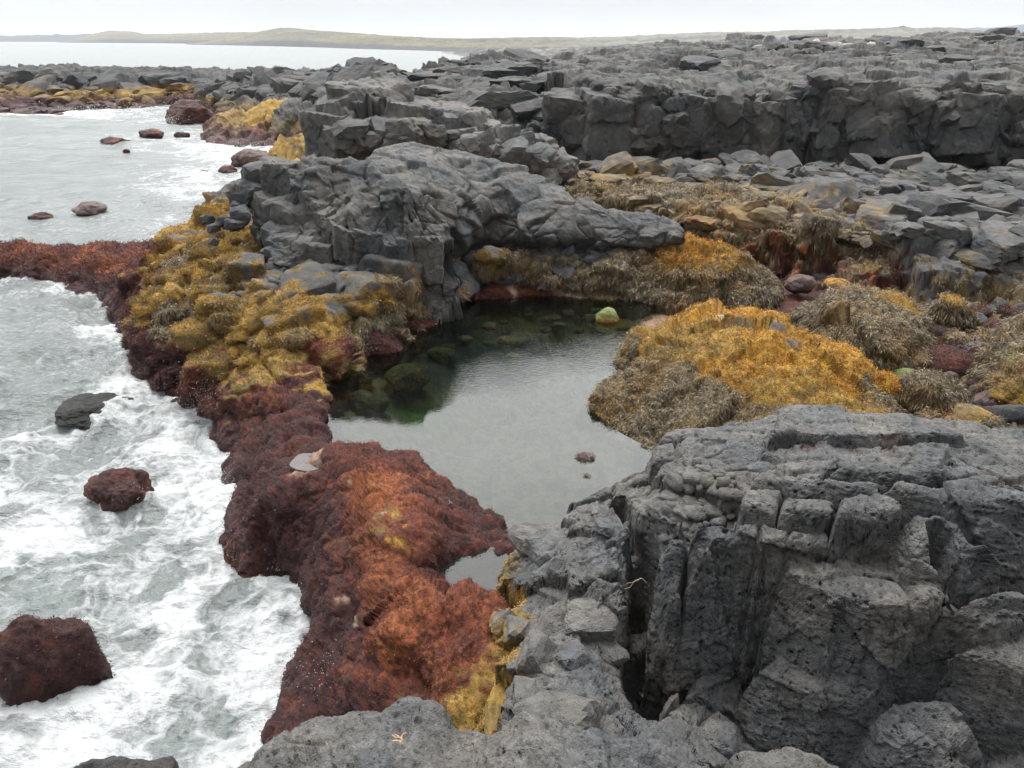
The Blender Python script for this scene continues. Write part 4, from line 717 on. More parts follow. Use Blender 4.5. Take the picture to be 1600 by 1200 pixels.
mass(name='basalt_outcrop', label='massive outcrop of blocky pitted grey basalt columns filling the lower right', cat='rock outcrop', mat=M_near, res=0.011, seed=101, zcut=0.3, slope=4, round=.12, rdrop=.12, warp=(.07, 2.2), margin=.6, px=1.1, aclip=(-.2, .95), yfar=None, mmax=1700, nfine=2600, xclip=(-1, 7.5),
     out=[(790, 870, 1.5), (800, 855, 1.7), (860, 810, 1.95), (925, 785, 2.2), (962, 752, 2.45), (1015, 728, 2.65), (1018, 695, 2.8), (1070, 668, 3.0), (1150, 655, 3.1), (1215, 640, 3.2), (1260, 630, 3.25), (1340, 638, 3.25), (1430, 650, 3.3), (1520, 660, 3.35), (1700, 680, 3.4), (1950, 800, 3.4), (2000, 1400, 2.2), (1200, 1400, 2.0), (1090, 1240, 2.0), (900, 1200, 2.2), (740, 1110, 1.9), (760, 1040, 1.8), (770, 960, 1.55), (785, 920, 1.5)],
     inn=[(860, 860, 2.1), (900, 930, 2.1), (850, 1000, 2.2), (900, 1080, 2.25), (830, 930, 1.85), (960, 850, 2.5), (980, 900, 2.4), (1000, 980, 2.0), (1040, 1080, 1.7), (1090, 1120, 1.8), (1060, 760, 3.0), (1100, 710, 3.1), (1040, 800, 2.95), (1250, 680, 3.25), (1400, 720, 3.35), (1550, 740, 3.45), (1200, 740, 3.25), (1150, 860, 2.75), (1140, 1080, 1.65), (1250, 1090, 1.7), (1400, 1060, 1.9), (1550, 1070, 2.0), (1300, 1130, 1.4), (1500, 1150, 1.7), (1180, 1100, 1.5), (1300, 780, 3.3), (1500, 820, 3.25), (1350, 850, 2.9), (1600, 900, 2.9), (1450, 980, 2.35), (1580, 990, 2.5), (1120, 1170, 1.5)],
     cols=[(.55, .03, .3, .08, (.7, 1.6))], fn=crevice,
     blocks=[dict(p=[(1024, 846, 3.18), (1034, 812, 3.22), (1076, 800, 3.25), (1082, 820, 3.2), (1072, 850, 3.17)], sl=15, bev=.05),
             dict(p=[(1080, 846, 3.18), (1086, 815, 3.22), (1130, 804, 3.25), (1190, 820, 3.2), (1194, 838, 3.18), (1150, 843, 3.18)], sl=15, bev=.05),
             dict(p=[(1190, 846, 3.17), (1188, 820, 3.2), (1290, 815, 3.2), (1302, 830, 3.18), (1300, 848, 3.15), (1250, 850, 3.15)], sl=15, bev=.04),
             dict(p=[(1225, 892, 2.98), (1232, 850, 3.0), (1310, 850, 3.0), (1400, 852, 3.0), (1450, 880, 3.0), (1462, 925, 2.98), (1410, 950, 2.96), (1310, 930, 2.97)], sl=12, bev=.05),
             dict(p=[(1160, 792, 3.38), (1166, 764, 3.42), (1210, 760, 3.42), (1222, 772, 3.40), (1216, 794, 3.37)], sl=15, bev=.04),
             dict(p=[(1222, 794, 3.37), (1228, 772, 3.40), (1300, 778, 3.42), (1304, 798, 3.38)], sl=15, bev=.04),
             dict(p=[(1310, 800, 3.46), (1322, 776, 3.49), (1380, 770, 3.5), (1412, 782, 3.5), (1412, 800, 3.46), (1360, 804, 3.45)], sl=15, bev=.05),
             dict(p=[(1420, 815, 3.40), (1425, 790, 3.46), (1500, 795, 3.48), (1560, 855, 3.30), (1500, 880, 3.22), (1430, 862, 3.28)], sl=4, bev=.1),
             dict(p=[(1180, 750, 3.46), (1190, 735, 3.5), (1280, 738, 3.54), (1370, 755, 3.52), (1368, 765, 3.5), (1270, 758, 3.48)], sl=7, bev=.05),
             dict(p=[(1290, 733, 3.52), (1300, 720, 3.55), (1420, 722, 3.6), (1500, 738, 3.6), (1450, 745, 3.56)], sl=6, bev=.05),
             dict(p=[(1380, 765, 3.54), (1400, 750, 3.58), (1500, 750, 3.62), (1640, 768, 3.66), (1620, 790, 3.6), (1500, 785, 3.56)], sl=6, bev=.06),
             dict(p=[(1205, 685, 3.44), (1230, 680, 3.46), (1330, 678, 3.5), (1420, 676, 3.52), (1510, 685, 3.5), (1440, 655, 3.44), (1300, 640, 3.44), (1220, 650, 3.38)], sl=7, bev=.04),
             dict(p=[(958, 775, 2.5), (962, 752, 2.52), (1015, 738, 2.6), (1022, 770, 2.6), (1012, 790, 2.55)], sl=15, bev=.04),
             dict(p=[(1018, 722, 2.9), (1020, 698, 2.9), (1055, 690, 3.0), (1060, 715, 2.98)], sl=15, bev=.04),
             dict(p=[(925, 795, 2.42), (965, 782, 2.55), (1030, 830, 2.75), (1025, 842, 2.72), (975, 850, 2.6)], sl=6),
             dict(p=[(968, 852, 2.62), (1020, 838, 2.75), (1035, 848, 2.72), (1025, 870, 2.65), (988, 892, 2.55)], sl=6),
             dict(p=[(930, 905, 2.4), (965, 895, 2.5), (992, 925, 2.4), (965, 965, 2.25), (932, 945, 2.3)], sl=4),
             dict(p=[(1455, 908, 2.98), (1500, 895, 3.05), (1580, 905, 3.08), (1640, 930, 3.05), (1560, 972, 2.88), (1465, 950, 2.85)], sl=6, bev=.12),
             dict(p=[(1178, 1040, 2.14), (1215, 1015, 2.2), (1290, 1010, 2.24), (1380, 1005, 2.35), (1395, 1050, 2.25), (1380, 1080, 2.16), (1300, 1092, 2.1), (1205, 1066, 2.1)], sl=5, bev=.1),
             dict(p=[(1372, 1092, 2.2), (1430, 1065, 2.3), (1500, 1078, 2.34), (1530, 1120, 2.25), (1500, 1190, 2.0), (1400, 1180, 1.95), (1365, 1130, 2.05)], sl=4, bev=.14),
             dict(p=[(1480, 1010, 2.62), (1520, 990, 2.68), (1660, 985, 2.72), (1660, 1050, 2.6), (1600, 1048, 2.56), (1500, 1030, 2.55)], sl=7, bev=.07),
             dict(p=[(1085, 1135, 1.75), (1120, 1100, 1.75), (1160, 1120, 1.75), (1150, 1170, 1.7), (1090, 1165, 1.7)], sl=3, bev=.1)],
     dig=[(1040, 1060, 1.7, .22, .5)],
     rocklay=[('facet', 1.0, .12, 1, dict(tilt=.7, off=.1, crack=.04, cw=.05)), ('facet', 3.2, .09, 2, dict(tilt=.8, off=.2, crack=.05, cw=.06)), ('facet', 8, .1, 3, dict(tilt=.8, off=.2, crack=.15)), ('fbm', 1.3, .04, 3)], weedlay=[('billow', 4, .04, 3)],
     fine=[('ridge', 8, .014, 4, (.6, .6, 2.4)), ('fbm', 16, .009, 3), ('pits', 15, .032, 0.1), ('pits', 27, .02, 0.0), ('billow', 45, .005, 2)],
     zones=[(1200, 740, 3.3, 'rock', 3), (1300, 1000, 2.4, 'rock', 3), (900, 950, 2, 'rock', 1.2), (880, 1060, 2.2, 'rock', 1), (840, 870, 2, 'rock', 1), (1000, 800, 2.6, 'rock', 2), (775, 960, 1.6, 'yel', .7), (765, 1000, 1.7, 'yel', .7), (760, 1060, 1.8, 'yel', .8), (800, 870, 1.7, 'yel', .22), (830, 1075, 2.1, 'yel', .2), (745, 1090, 1.9, 'yel', .6), (1085, 1140, 1.8, 'yel', .12), (1080, 1125, 1.8, 'rock', 1), (1270, 697, 3.4, 'pink', .16), (1330, 695, 3.42, 'pink', .2), (1390, 692, 3.44, 'pink', .2)],
     grey=.116, nsc=1.5, zwarp=.12, fronds=4000)
def pinkstep(P, D):
    c = W((1320, 692, 3.4)); D['pale'] = np.sqrt(((P[:, 0]-c[0])/2.6)**2+(P[:, 1]-c[1])**2+(2*(P[:, 2]-c[2]+.05))**2)*4+.3
masses[-1]['zfn'] = None; masses[-1].pop('zfn')

mass(name='lava_ledge', label='pale grey pitted lava ledge with a lumpy rim along the bottom edge', cat='rock ledge', mat=M_near, res=0.006, seed=103, zcut=3.3, slope=4, round=.14, rdrop=.10, warp=(.05, 3), margin=.4, px=1.1, aclip=(-1.2, .9),
     out=[(250, 1260, 4.0), (330, 1192, 4.1), (420, 1150, 4.2), (480, 1105, 4.35), (560, 1090, 4.4), (600, 1080, 4.45), (640, 1066, 4.5), (690, 1085, 4.5), (715, 1122, 4.4), (760, 1122, 4.4), (800, 1102, 4.5), (860, 1100, 4.5), (900, 1112, 4.5), (960, 1120, 4.45), (1035, 1128, 4.45), (1050, 1155, 4.35), (1090, 1195, 4.2), (1130, 1300, 4.2), (1100, 1500, 4.3), (300, 1500, 4.3)],
     inn=[(560, 1180, 4.5), (700, 1170, 4.42), (850, 1160, 4.52), (980, 1180, 4.45), (700, 1300, 4.5), (900, 1400, 4.55)],
     rocklay=[('facet', 2.2, .08, 1, dict(tilt=.5, off=.15, crack=.35, cw=.07)), ('fbm', 3, .05, 4), ('lump', 5, .035, 2), ('facet', 9, .12, 3, dict(tilt=.6, off=.1, crack=.2))], fine=[('fbm', 18, .009, 4), ('pits', 26, .014, 0.1), ('pits', 50, .009, 0.0), ('billow', 50, .004, 2)],
     zones=[(700, 1170, 4.4, 'rock', 1)], grey=.118, nsc=2)
mass(name='foreground_rock', label='small dark lava rock cut by the bottom edge at the lower left, beside the foam', cat='rock', mat=M_near, res=0.008, seed=107, zcut=2.4, slope=4, round=.1, rdrop=.08, warp=(.05, 3), margin=.3, px=1.1, aclip=(-1.3, .2),
     out=[(105, 1195, 3.4), (130, 1172, 3.45), (180, 1158, 3.55), (222, 1172, 3.5), (262, 1166, 3.52), (290, 1220, 3.4), (300, 1350, 3.4), (80, 1350, 3.4)], inn=[(200, 1260, 3.55)],
     rocklay=[('facet', 5, .25, 1, dict(tilt=.6, off=.3, crack=.25)), ('fbm', 6, .03, 3)], fine=[('fbm', 18, .006, 4)], zones=[(200, 1200, 3.5, 'rock', 1)], grey=.055, nsc=2)
mass(name='foreground_rock', label='rounded half-light pitted rock at the bottom edge between the ledge and the big columns', cat='rock', mat=M_near, res=0.006, seed=109, zcut=2.6, slope=4, round=.14, rdrop=.12, warp=(.04, 3), margin=.3, px=1.1, aclip=(-.2, .9),
     out=[(1142, 1180, 3.4), (1160, 1155, 3.5), (1210, 1148, 3.55), (1260, 1160, 3.55), (1300, 1172, 3.5), (1345, 1195, 3.45), (1380, 1260, 3.4), (1300, 1400, 3.4), (1120, 1350, 3.4)], inn=[(1240, 1200, 3.6)],
     rocklay=[('facet', 3, .12, 1, dict(tilt=.6, off=.2, crack=.25, cw=.07)), ('fbm', 4, .04, 3)], fine=[('fbm', 18, .009, 4), ('pits', 26, .014, 0.1), ('billow', 50, .004, 2)], zones=[(1240, 1200, 3.5, 'rock', 1)], grey=.105, nsc=2)
import os
ONLY = None
RAST = {}
for m in masses:
    if ONLY and m['name'] not in ONLY: continue
    o, R = build_mass(m); m['R'] = R
# ---------------------------------------------------------------- distant land
def hill(name, crest, D0_, D1_, z0, cf, seed, amp=1.0, back=1.6):
    D0, D1 = D0_, D1_
    us = np.arange(crest[0][0], crest[-1][0]+1, 3.0); vt = np.interp(us, [c[0] for c in crest], [c[1] for c in crest])
    nr = 60; V = []; t = np.linspace(0, 1, nr)
    xs = (us-800)/FPX/(math.cos(TH)+.44*math.sin(TH))
    for k in range(len(us)):
        if isinstance(D0_, list): D0 = float(np.interp(us[k], [q[0] for q in D0_], [q[1] for q in D0_])); D1 = D0*D1_
        x_, y_, z_ = ray(us[k], vt[k]); top = max(HCAM+z_/y_*D1, z0+.01)
        edge = 1.0
        d = D0+(D1-D0)*t; prof = np.where(t < 1, t**0.8, 1)
        z = z0+(top-z0)*(prof*0.9+.1*np.minimum(1, t*12))*np.minimum(1, t*50+.0)
        db = D1+(D1*back-D1)*np.linspace(.1, 1, 12); zb = top+(z0-1-top)*np.linspace(.1, 1, 12)**1.2
        dd = np.r_[d, db]; zz = np.r_[z, zb]; V.append(np.stack([x_/y_*dd, dd, zz], 1))
    G = np.array(V, f32); P = G.reshape(-1, 3).copy(); sc = 60.0/D1; tap = np.repeat(np.minimum(1, np.minimum(us-us[0], us[-1]-us)/60.), G.shape[1])
    tt = np.tile(np.r_[t, np.linspace(1, 0, 12)], len(us))
    P[:, 2] += fbm(P, sc, 4, seed)*amp*D1*.0035*np.sin(np.clip(tt, 0, 1)*math.pi*.9)*tap+fbm(P, sc*4, 3, seed+1)*D1*.0007*(tt > .02)*tap
    I = np.arange(len(P)).reshape(len(us), -1); F = np.stack([I[:-1, :-1], I[1:, :-1], I[1:, 1:], I[:-1, 1:]], 2).reshape(-1, 4)
    C = cf(P, tt)
    o = mesh_obj(name, P, F, M_far2, None, {'Col': C.astype(f32), 'weed': np.zeros(len(P), f32), 'wet': np.zeros(len(P), f32)})
    o['kind'] = 'structure'
    return o
M_far2 = coast_mat('distant_land', nscale=.05, bump=.3, dist=4.0)
def lerp3(A, B, t): t = np.clip(t, 0, 1)[:, None]; return c3(*A)*(1-t)+c3(*B)*t
def cf_green(P, t):
    n = fbm(P, .006, 4, 500); C = lerp3((.115, .098, .052), (.07, .068, .045), .5+1.2*n)
    b = fbm(P, .02, 4, 501); C = C*(1+.25*b)[:, None]
    k = sm(.24, .10, t+.05*n)[:, None] if False else (1-sm(.08, .16, t+.05*n))[:, None]
    return C*(1-k)+c3(.045, .043, .045)*k
def cf_grey(P, t):
    n = fbm(P, .012, 4, 510); C = lerp3((.13, .125, .10), (.07, .07, .06), .5+1.3*n)
    k = (1-sm(.05, .15, t+.05*n))[:, None]; return C*(1-k)+c3(.05, .05, .05)*k
def cf_blue(P, t):
    n = fbm(P, .002, 3, 520); return lerp3((.05, .06, .07), (.035, .045, .055), .5+n)
hill('hills', [(-300, 57), (-100, 57), (0, 57), (60, 55), (110, 55), (130, 54), (165, 54), (200, 57), (240, 60), (300, 64.5)], [(-300, 3200), (300, 2400)], 1.4, 0, cf_blue, 61)
hill('hills', [(90, 65.9), (120, 60), (150, 52), (170, 48), (205, 49), (225, 53), (260, 53), (330, 51), (380, 50), (430, 52), (520, 60), (600, 67)], [(90, 2100), (600, 800)], 1.5, 0, cf_green, 63)
hill('hills', [(290, 67.5), (330, 62), (380, 56), (400, 50), (440, 43), (460, 44), (500, 48), (560, 52), (600, 55), (660, 59), (700, 60), (760, 61), (800, 61), (850, 61), (1000, 64)], [(290, 1250), (400, 1000), (550, 700), (700, 540), (1000, 500)], 1.6, 0, cf_green, 67)
hill('hills', [(560, 70), (640, 64), (700, 62), (760, 60), (800, 59), (840, 58), (900, 59), (960, 58), (1000, 56), (1050, 53), (1120, 50), (1180, 50), (1250, 47), (1330, 46), (1400, 43), (1412, 41), (1430, 44), (1490, 43), (1540, 50), (1620, 58), (1800, 60)], [(560, 680), (700, 540), (900, 480), (1800, 420)], 2.2, 0, cf_grey, 71)
hill('hills', [(1440, 56), (1500, 45), (1560, 43), (1600, 38), (1700, 34), (1900, 50)], 2600, 3400, 0, cf_blue, 73)
# dark shore plain in front of them
def cf_dark(P, t):
    n = fbm(P, .05, 4, 530); C = lerp3((.05, .05, .052), (.15, .145, .13), .35+1.4*n); return C
hill('shore_plain', [(690, 79), (720, 77), (760, 75), (820, 75), (880, 74), (960, 71), (1040, 66), (1100, 63), (1300, 62)], [(690, 480), (740, 330), (800, 200), (1300, 160)], 1.5, 0.0, cf_dark, 75, amp=2)
# ---------------------------------------------------------------- pool water
def water_mat(name, tint, rip, rs, ior=1.33, amt=0.0):
    m, N, nt, out = newmat(name)
    co = N('ShaderNodeNewGeometry').outputs['Position']
    mpn = N('ShaderNodeMapping', {0: co, 'Scale': (1, 1.5, 1)})
    n1 = N('ShaderNodeTexNoise', {'Vector': mpn.outputs[0], 'Scale': rs, 'Detail': 4.0, 'Roughness': .6})
    n2 = N('ShaderNodeTexNoise', {'Vector': co, 'Scale': .35, 'Detail': 2.0})
    g = N('ShaderNodeMapRange', {0: n2.outputs[0], 1: .42, 2: .62, 3: .15, 4: 1.0})
    sp = N('ShaderNodeSeparateXYZ', {0: co}); gy = N('ShaderNodeMapRange', {0: sp.outputs[1], 1: 11.0, 2: 16.0, 3: .25, 4: 1.3})
    gg = N('ShaderNodeMath', {0: g.outputs[0], 1: gy.outputs[0]}, operation='MULTIPLY')
    st = N('ShaderNodeMath', {0: gg.outputs[0], 1: rip}, operation='MULTIPLY')
    bp = N('ShaderNodeBump', {'Height': n1.outputs[0], 'Strength': st.outputs[0], 'Distance': .02})
    fr = N('ShaderNodeFresnel', {'IOR': ior, 'Normal': bp.outputs[0]})
    gl = N('ShaderNodeBsdfGlossy', {'Color': (1, 1, 1, 1), 'Roughness': .02, 'Normal': bp.outputs[0]})
    tr = N('ShaderNodeBsdfTransparent', {'Color': tint})
    df = N('ShaderNodeBsdfDiffuse', {'Color': (.10, .12, .10, 1)})
    um = N('ShaderNodeMixShader', {0: amt, 1: tr.outputs[0], 2: df.outputs[0]})
    x = N('ShaderNodeMixShader', {0: fr.outputs[0], 1: um.outputs[0], 2: gl.outputs[0]})
    nt.links.new(x.outputs[0], out.inputs[0]); return m
M_pool = water_mat('pool_water', (.38, .50, .43, 1), .35, 9.0, ior=1.55, amt=.005)
def poly_sheet(name, poly, z, mat):
    bm = bmesh.new(); vs = [bm.verts.new((x, y, z)) for x, y in poly]; f = bm.faces.new(vs)
    if f.normal.z < 0: f.normal_flip()
    bmesh.ops.triangulate(bm, faces=[f]); bmesh.ops.recalc_face_normals(bm, faces=bm.faces)
    me = bpy.data.meshes.new(name); bm.to_mesh(me); bm.free()
    if me.polygons[0].normal.z < 0: me.flip_normals()
    me.materials.append(mat); o = bpy.data.objects.new(name, me); scn.collection.objects.link(o); return o
def grow(pts, z, k):
    P = np.array([W((u, v, z))[:2] for u, v in pts]); c = P.mean(0); d = P-c; L = np.linalg.norm(d, axis=1, keepdims=True); return (P+d/L*k).tolist()
pw = poly_sheet('pool_water', grow(POOL, ZP, .35), ZP, M_pool); pw['kind'] = 'structure'
M_puddle = water_mat('puddle_water', (.62, .52, .47, 1), .05, 9.0, ior=1.5, amt=.12)
for (lab, u, v, z, ru, rv) in (('large pinkish puddle on the red ridge, beside the basalt outcrop', 745, 905, 1.21, 76, 54), ('small bright puddle near the left end of the red ridge', 480, 722, 1.17, 26, 14), ('small slit of water on the pool side of the red ridge', 680, 792, 1.22, 34, 16), ('small pale puddle on top of the big orange mound', 1138, 498, 2.06, 28, 7)):
    pts = [W((u+ru*math.cos(a)*(1+.15*math.sin(3*a)), v+rv*math.sin(a), z))[:2] for a in np.linspace(0, 2*math.pi, 28)[:-1]]
    o = poly_sheet('puddle', pts, z, M_puddle); tag(o, lab, 'puddle')
# ---------------------------------------------------------------- sea
FO = [(350, 560, .5), (230, 600, .85), (300, 660, .8), (350, 740, .95), (300, 800, .85), (200, 700, .65), (100, 720, .6), (30, 830, .85), (60, 620, .35), (60, 540, .22), (120, 480, .22), (150, 560, .5), (200, 850, .7), (300, 850, .6), (400, 900, .7), (440, 960, .9), (250, 900, .6), (100, 900, .6), (60, 950, .55), (180, 980, .5), (280, 960, .7), (350, 1000, .75), (250, 1100, .9), (400, 1050, .95), (60, 1150, .9), (150, 1170, .85), (300, 1150, .7), (450, 1100, .9), (350, 930, .62), (30, 1000, .5), (200, 640, .75),
      (60, 445, .55), (150, 460, .35), (30, 480, .2), (180, 520, .75), (250, 350, .5), (300, 300, .62), (200, 330, .3), (60, 320, .12), (60, 250, .07), (150, 250, .1), (250, 250, .35), (320, 240, .75), (380, 240, .95), (340, 270, .7), (300, 215, .6), (280, 190, .6), (200, 185, .45), (170, 180, .8), (230, 200, .4), (60, 190, .35), (100, 200, .15), (20, 300, .05), (400, 235, .8), (250, 180, .55), (0, 360, .2), (130, 360, .2), (500, 100, .03), (200, 80, .02), (600, 100, .05)]
FOP = np.array([W((u, v, 0)) for u, v, _ in FO]); FOD = np.array([d for _, _, d in FO])
na_, nr_ = 1100, 1500
aa = np.concatenate([np.linspace(-1.15, .12, 900), np.linspace(.125, 1.0, 60)]); rr_ = np.concatenate([np.geomspace(3.2, 160, 1250), np.geomspace(161, 9500, 200)])
AA, RR = np.meshgrid(aa, rr_, indexing='ij'); P = np.stack([RR*np.sin(AA), RR*np.cos(AA), RR*0], 2).reshape(-1, 3).astype(f32)
num = np.zeros(len(P)); den = np.zeros(len(P)) + 1e-9
lp = np.stack([AA.ravel()*1.0, np.log(RR.ravel())], 1)
for (x, y, z), d in zip(FOP, FOD):
    a = math.atan2(x, y); l = math.log(math.hypot(x, y)); q = 1/(((lp[:, 0]-a)**2*2+(lp[:, 1]-l)**2)+2e-4)**1.7
    num += q*d; den += q
foam = (num/den).astype(f32)*np.where(P[:, 1] > 140, .4, 1)
R_ = RR.ravel()
# foam clings to rocks
for m in masses:
    if 'R' in m and m['zcut'] <= 0.35:
        H, x0, y0, res = m['R']
        if m['name'] in ('terrain', 'pool_ledge'): continue
        inb = (P[:, 0] > x0) & (P[:, 0] < x0+(H.shape[1]-1)*res) & (P[:, 1] > y0) & (P[:, 1] < y0+(H.shape[0]-1)*res)
        hh = bil(m['R'], P[inb, 0], P[inb, 1]); k = .3 if m['name'] != 'distant_reef' else .55
        foam[inb] += .28*sm(-1.0*k/.3, -0.05, hh)
sw = np.zeros(len(P), f32)
for k, (wl, am, an) in enumerate(((7.5, .09, .5), (4.1, .05, .15), (2.3, .03, .9), (1.2, .015, -.3))):
    ph = (P[:, 0]*math.sin(an)+P[:, 1]*math.cos(an))*2*math.pi/wl+2*fbm(P, .6/wl, 2, 600+k)
    sw += am*np.sin(ph)*np.minimum(1, 160/np.maximum(R_, 1))*(R_ < 400)
near = (R_ < 45)
sw += np.where(near, .24*fbm(P, .7, 4, 610)*(1-.6*sm(20, 45, R_)), 0); sw += np.where(near, .09*fbm(P, 2.2, 4, 611, mode=2)*np.clip(foam*1.5, 0, 1), 0)
P[:, 2] = sw
I = np.arange(len(P)).reshape(len(aa), len(rr_)); F = np.stack([I[:-1, :-1], I[1:, :-1], I[1:, 1:], I[:-1, 1:]], 2).reshape(-1, 4)
cen = P[F[:, 0]]; inl = polysd(cen, [W(p)[:2] for p in [(500, 750, 0), (420, 640, 0), (420, 480, 0), (560, 380, 0), (700, 300, 0), (2000, 300, 0), (2000, 1400, 0), (600, 1150, 0), (640, 930, 0)]]) < 0
F = F[~inl]
def sea_mat():
    m, N, nt, out = newmat('sea_water')
    co = N('ShaderNodeNewGeometry').outputs['Position']
    fd = N('ShaderNodeAttribute', attribute_name='foam').outputs['Fac']
    w1 = N('ShaderNodeTexNoise', {'Vector': co, 'Scale': .55, 'Detail': 3.0}); w2 = N('ShaderNodeTexNoise', {'Vector': co, 'Scale': 2.2, 'Detail': 2.0})
    a1 = N('ShaderNodeVectorMath', {0: w1.outputs[1], 'Scale': 2.6}, operation='SCALE'); a2 = N('ShaderNodeVectorMath', {0: w2.outputs[1], 'Scale': .35}, operation='SCALE')
    s1 = N('ShaderNodeVectorMath', {0: co, 1: a1.outputs[0]}, operation='ADD'); s2 = N('ShaderNodeVectorMath', {0: s1.outputs[0], 1: a2.outputs[0]}, operation='ADD')
    n1 = N('ShaderNodeTexNoise', {'Vector': s2.outputs[0], 'Scale': 1.3, 'Detail': 6.0, 'Roughness': .56})
    n2 = N('ShaderNodeTexNoise', {'Vector': s2.outputs[0], 'Scale': .55, 'Detail': 5.0, 'Roughness': .6})
    r1 = N('ShaderNodeMath', {0: n1.outputs[0], 1: .5}, operation='SUBTRACT'); r2 = N('ShaderNodeMath', {0: r1.outputs[0]}, operation='ABSOLUTE')
    r3 = N('ShaderNodeMapRange', {0: r2.outputs[0], 1: 0.0, 2: .16, 3: 1.0, 4: 0.0})
    q = N('ShaderNodeMapRange', {0: n2.outputs[0], 1: .3, 2: .7, 3: 0.0, 4: 1.0})
    v0 = N('ShaderNodeMath', {0: r3.outputs[0], 1: .42}, operation='MULTIPLY'); v1 = N('ShaderNodeMath', {0: q.outputs[0], 1: .58, 2: v0.outputs[0]}, operation='MULTIPLY_ADD')
    df = N('ShaderNodeMath', {0: v1.outputs[0], 1: fd}, operation='ADD')
    th = N('ShaderNodeMapRange', {0: df.outputs[0], 1: 1.10, 2: 1.52, 3: 0.0, 4: 1.0})
    n3 = N('ShaderNodeTexNoise', {'Vector': s2.outputs[0], 'Scale': 9.0, 'Detail': 5.0, 'Roughness': .7})
    t2 = N('ShaderNodeMapRange', {0: n3.outputs[0], 1: .3, 2: .7, 3: .88, 4: 1.12}); fo = N('ShaderNodeMath', {0: th.outputs[0], 1: t2.outputs[0]}, operation='MULTIPLY', use_clamp=True)
    # wind ripples
    cm = N('ShaderNodeMapping', {0: co, 'Scale': (.6, 1.4, 1), 'Rotation': (0, 0, .4)})
    rp = N('ShaderNodeTexNoise', {'Vector': cm.outputs[0], 'Scale': 1.8, 'Detail': 7.0, 'Roughness': .62})
    hs = N('ShaderNodeMath', {0: fo.outputs[0], 1: n3.outputs[0]}, operation='MULTIPLY'); h2 = N('ShaderNodeMath', {0: hs.outputs[0], 1: .18, 2: rp.outputs[0]}, operation='MULTIPLY_ADD')
    bp = N('ShaderNodeBump', {'Height': h2.outputs[0], 'Strength': .8, 'Distance': .26})
    # whitecaps far out
    wc = N('ShaderNodeTexNoise', {'Vector': cm.outputs[0], 'Scale': .09, 'Detail': 6.0, 'Roughness': .75}); wcm = N('ShaderNodeMapRange', {0: wc.outputs[0], 1: .72, 2: .75, 3: 0.0, 4: .7})
    f2 = N('ShaderNodeMath', {0: fo.outputs[0], 1: wcm.outputs[0]}, operation='MAXIMUM')
    mk = N('ShaderNodeTexNoise', {'Vector': s1.outputs[0], 'Scale': .4, 'Detail': 4.0}); mk2 = N('ShaderNodeMapRange', {0: mk.outputs[0], 1: .3, 2: .7})
    wcx = N('ShaderNodeMix', {0: mk2.outputs[0], 6: (.072, .086, .083, 1), 7: (.115, .132, .128, 1)}, data_type='RGBA')
    milk = N('ShaderNodeMapRange', {0: fd, 1: .2, 2: .9, 3: 0.0, 4: .6}); w3 = N('ShaderNodeMix', {0: milk.outputs[0], 6: wcx.outputs[2], 7: (.175, .195, .192, 1)}, data_type='RGBA')
    wd = N('ShaderNodeBsdfDiffuse', {'Color': w3.outputs[2], 'Normal': bp.outputs[0]}); wg = N('ShaderNodeBsdfGlossy', {'Color': (1, 1, 1, 1), 'Roughness': .18, 'Normal': bp.outputs[0]})
    fr = N('ShaderNodeFresnel', {'IOR': 1.33, 'Normal': bp.outputs[0]}); fc = N('ShaderNodeMath', {0: fr.outputs[0], 1: .40}, operation='MINIMUM')
    wa = N('ShaderNodeMixShader', {0: fc.outputs[0], 1: wd.outputs[0], 2: wg.outputs[0]})
    fm = N('ShaderNodeBsdfPrincipled', {'Base Color': (.44, .455, .46, 1), 'Roughness': .8, 'Normal': bp.outputs[0]})
    x = N('ShaderNodeMixShader', {0: f2.outputs[0], 1: wa.outputs[0], 2: fm.outputs[0]})
    nt.links.new(x.outputs[0], out.inputs[0]); return m
sea = mesh_obj('sea', P, F, sea_mat(), None, {'foam': foam}); sea['kind'] = 'structure'
sb = poly_sheet('seabed', [(-9000, -40), (9000, -40), (9000, 9000), (-9000, 9000)], -3.5, M_far2); sb['kind'] = 'structure'
import time
T0 = time.time()
# ---------------------------------------------------------------- broken rock on the masses
byl = {}
for m in masses: byl.setdefault(m['name'], []).append(m)
for m in masses:
    m['o'] = next((o for o in scn.objects if o.get('label') == m.get('label') and m.get('label')), None) if not m.get('structure') else None
def on(m, sp, lvl=3, **k):
    o = m['o']; return blocks_mesh(k.pop('name', 'broken_blocks'), o, sp, m, m['mat'], lvl, b=o.location[:], **k)
T = byl['broken_terrace'][0]
on(T, scatter(T, [(870, 262, 2), (1000, 262, 2.1), (1300, 268, 2.1), (1760, 285, 2.1), (1790, 400, 1.9), (1600, 415, 1.8), (1440, 385, 1.9), (1240, 350, 1.9), (1180, 318, 2), (1050, 290, 2), (900, 285, 1.9)], 1500, (.3, 1.4), 5, flat=.5, sink=.40, tilt=.30, pw=1.8, asp=1.1, mind=.42), lvl=3, seed=3)
on(T, scatter(T, [(940, 300, 1.8), (1100, 300, 1.9), (1300, 345, 1.9), (1300, 370, 1.8), (1120, 348, 1.8), (960, 320, 1.7)], 260, (.3, 1.0), 6, flat=.6, sink=.3, tilt=.4), lvl=3, seed=4, name='weedy_blocks', fronds=45000, smooth=True)
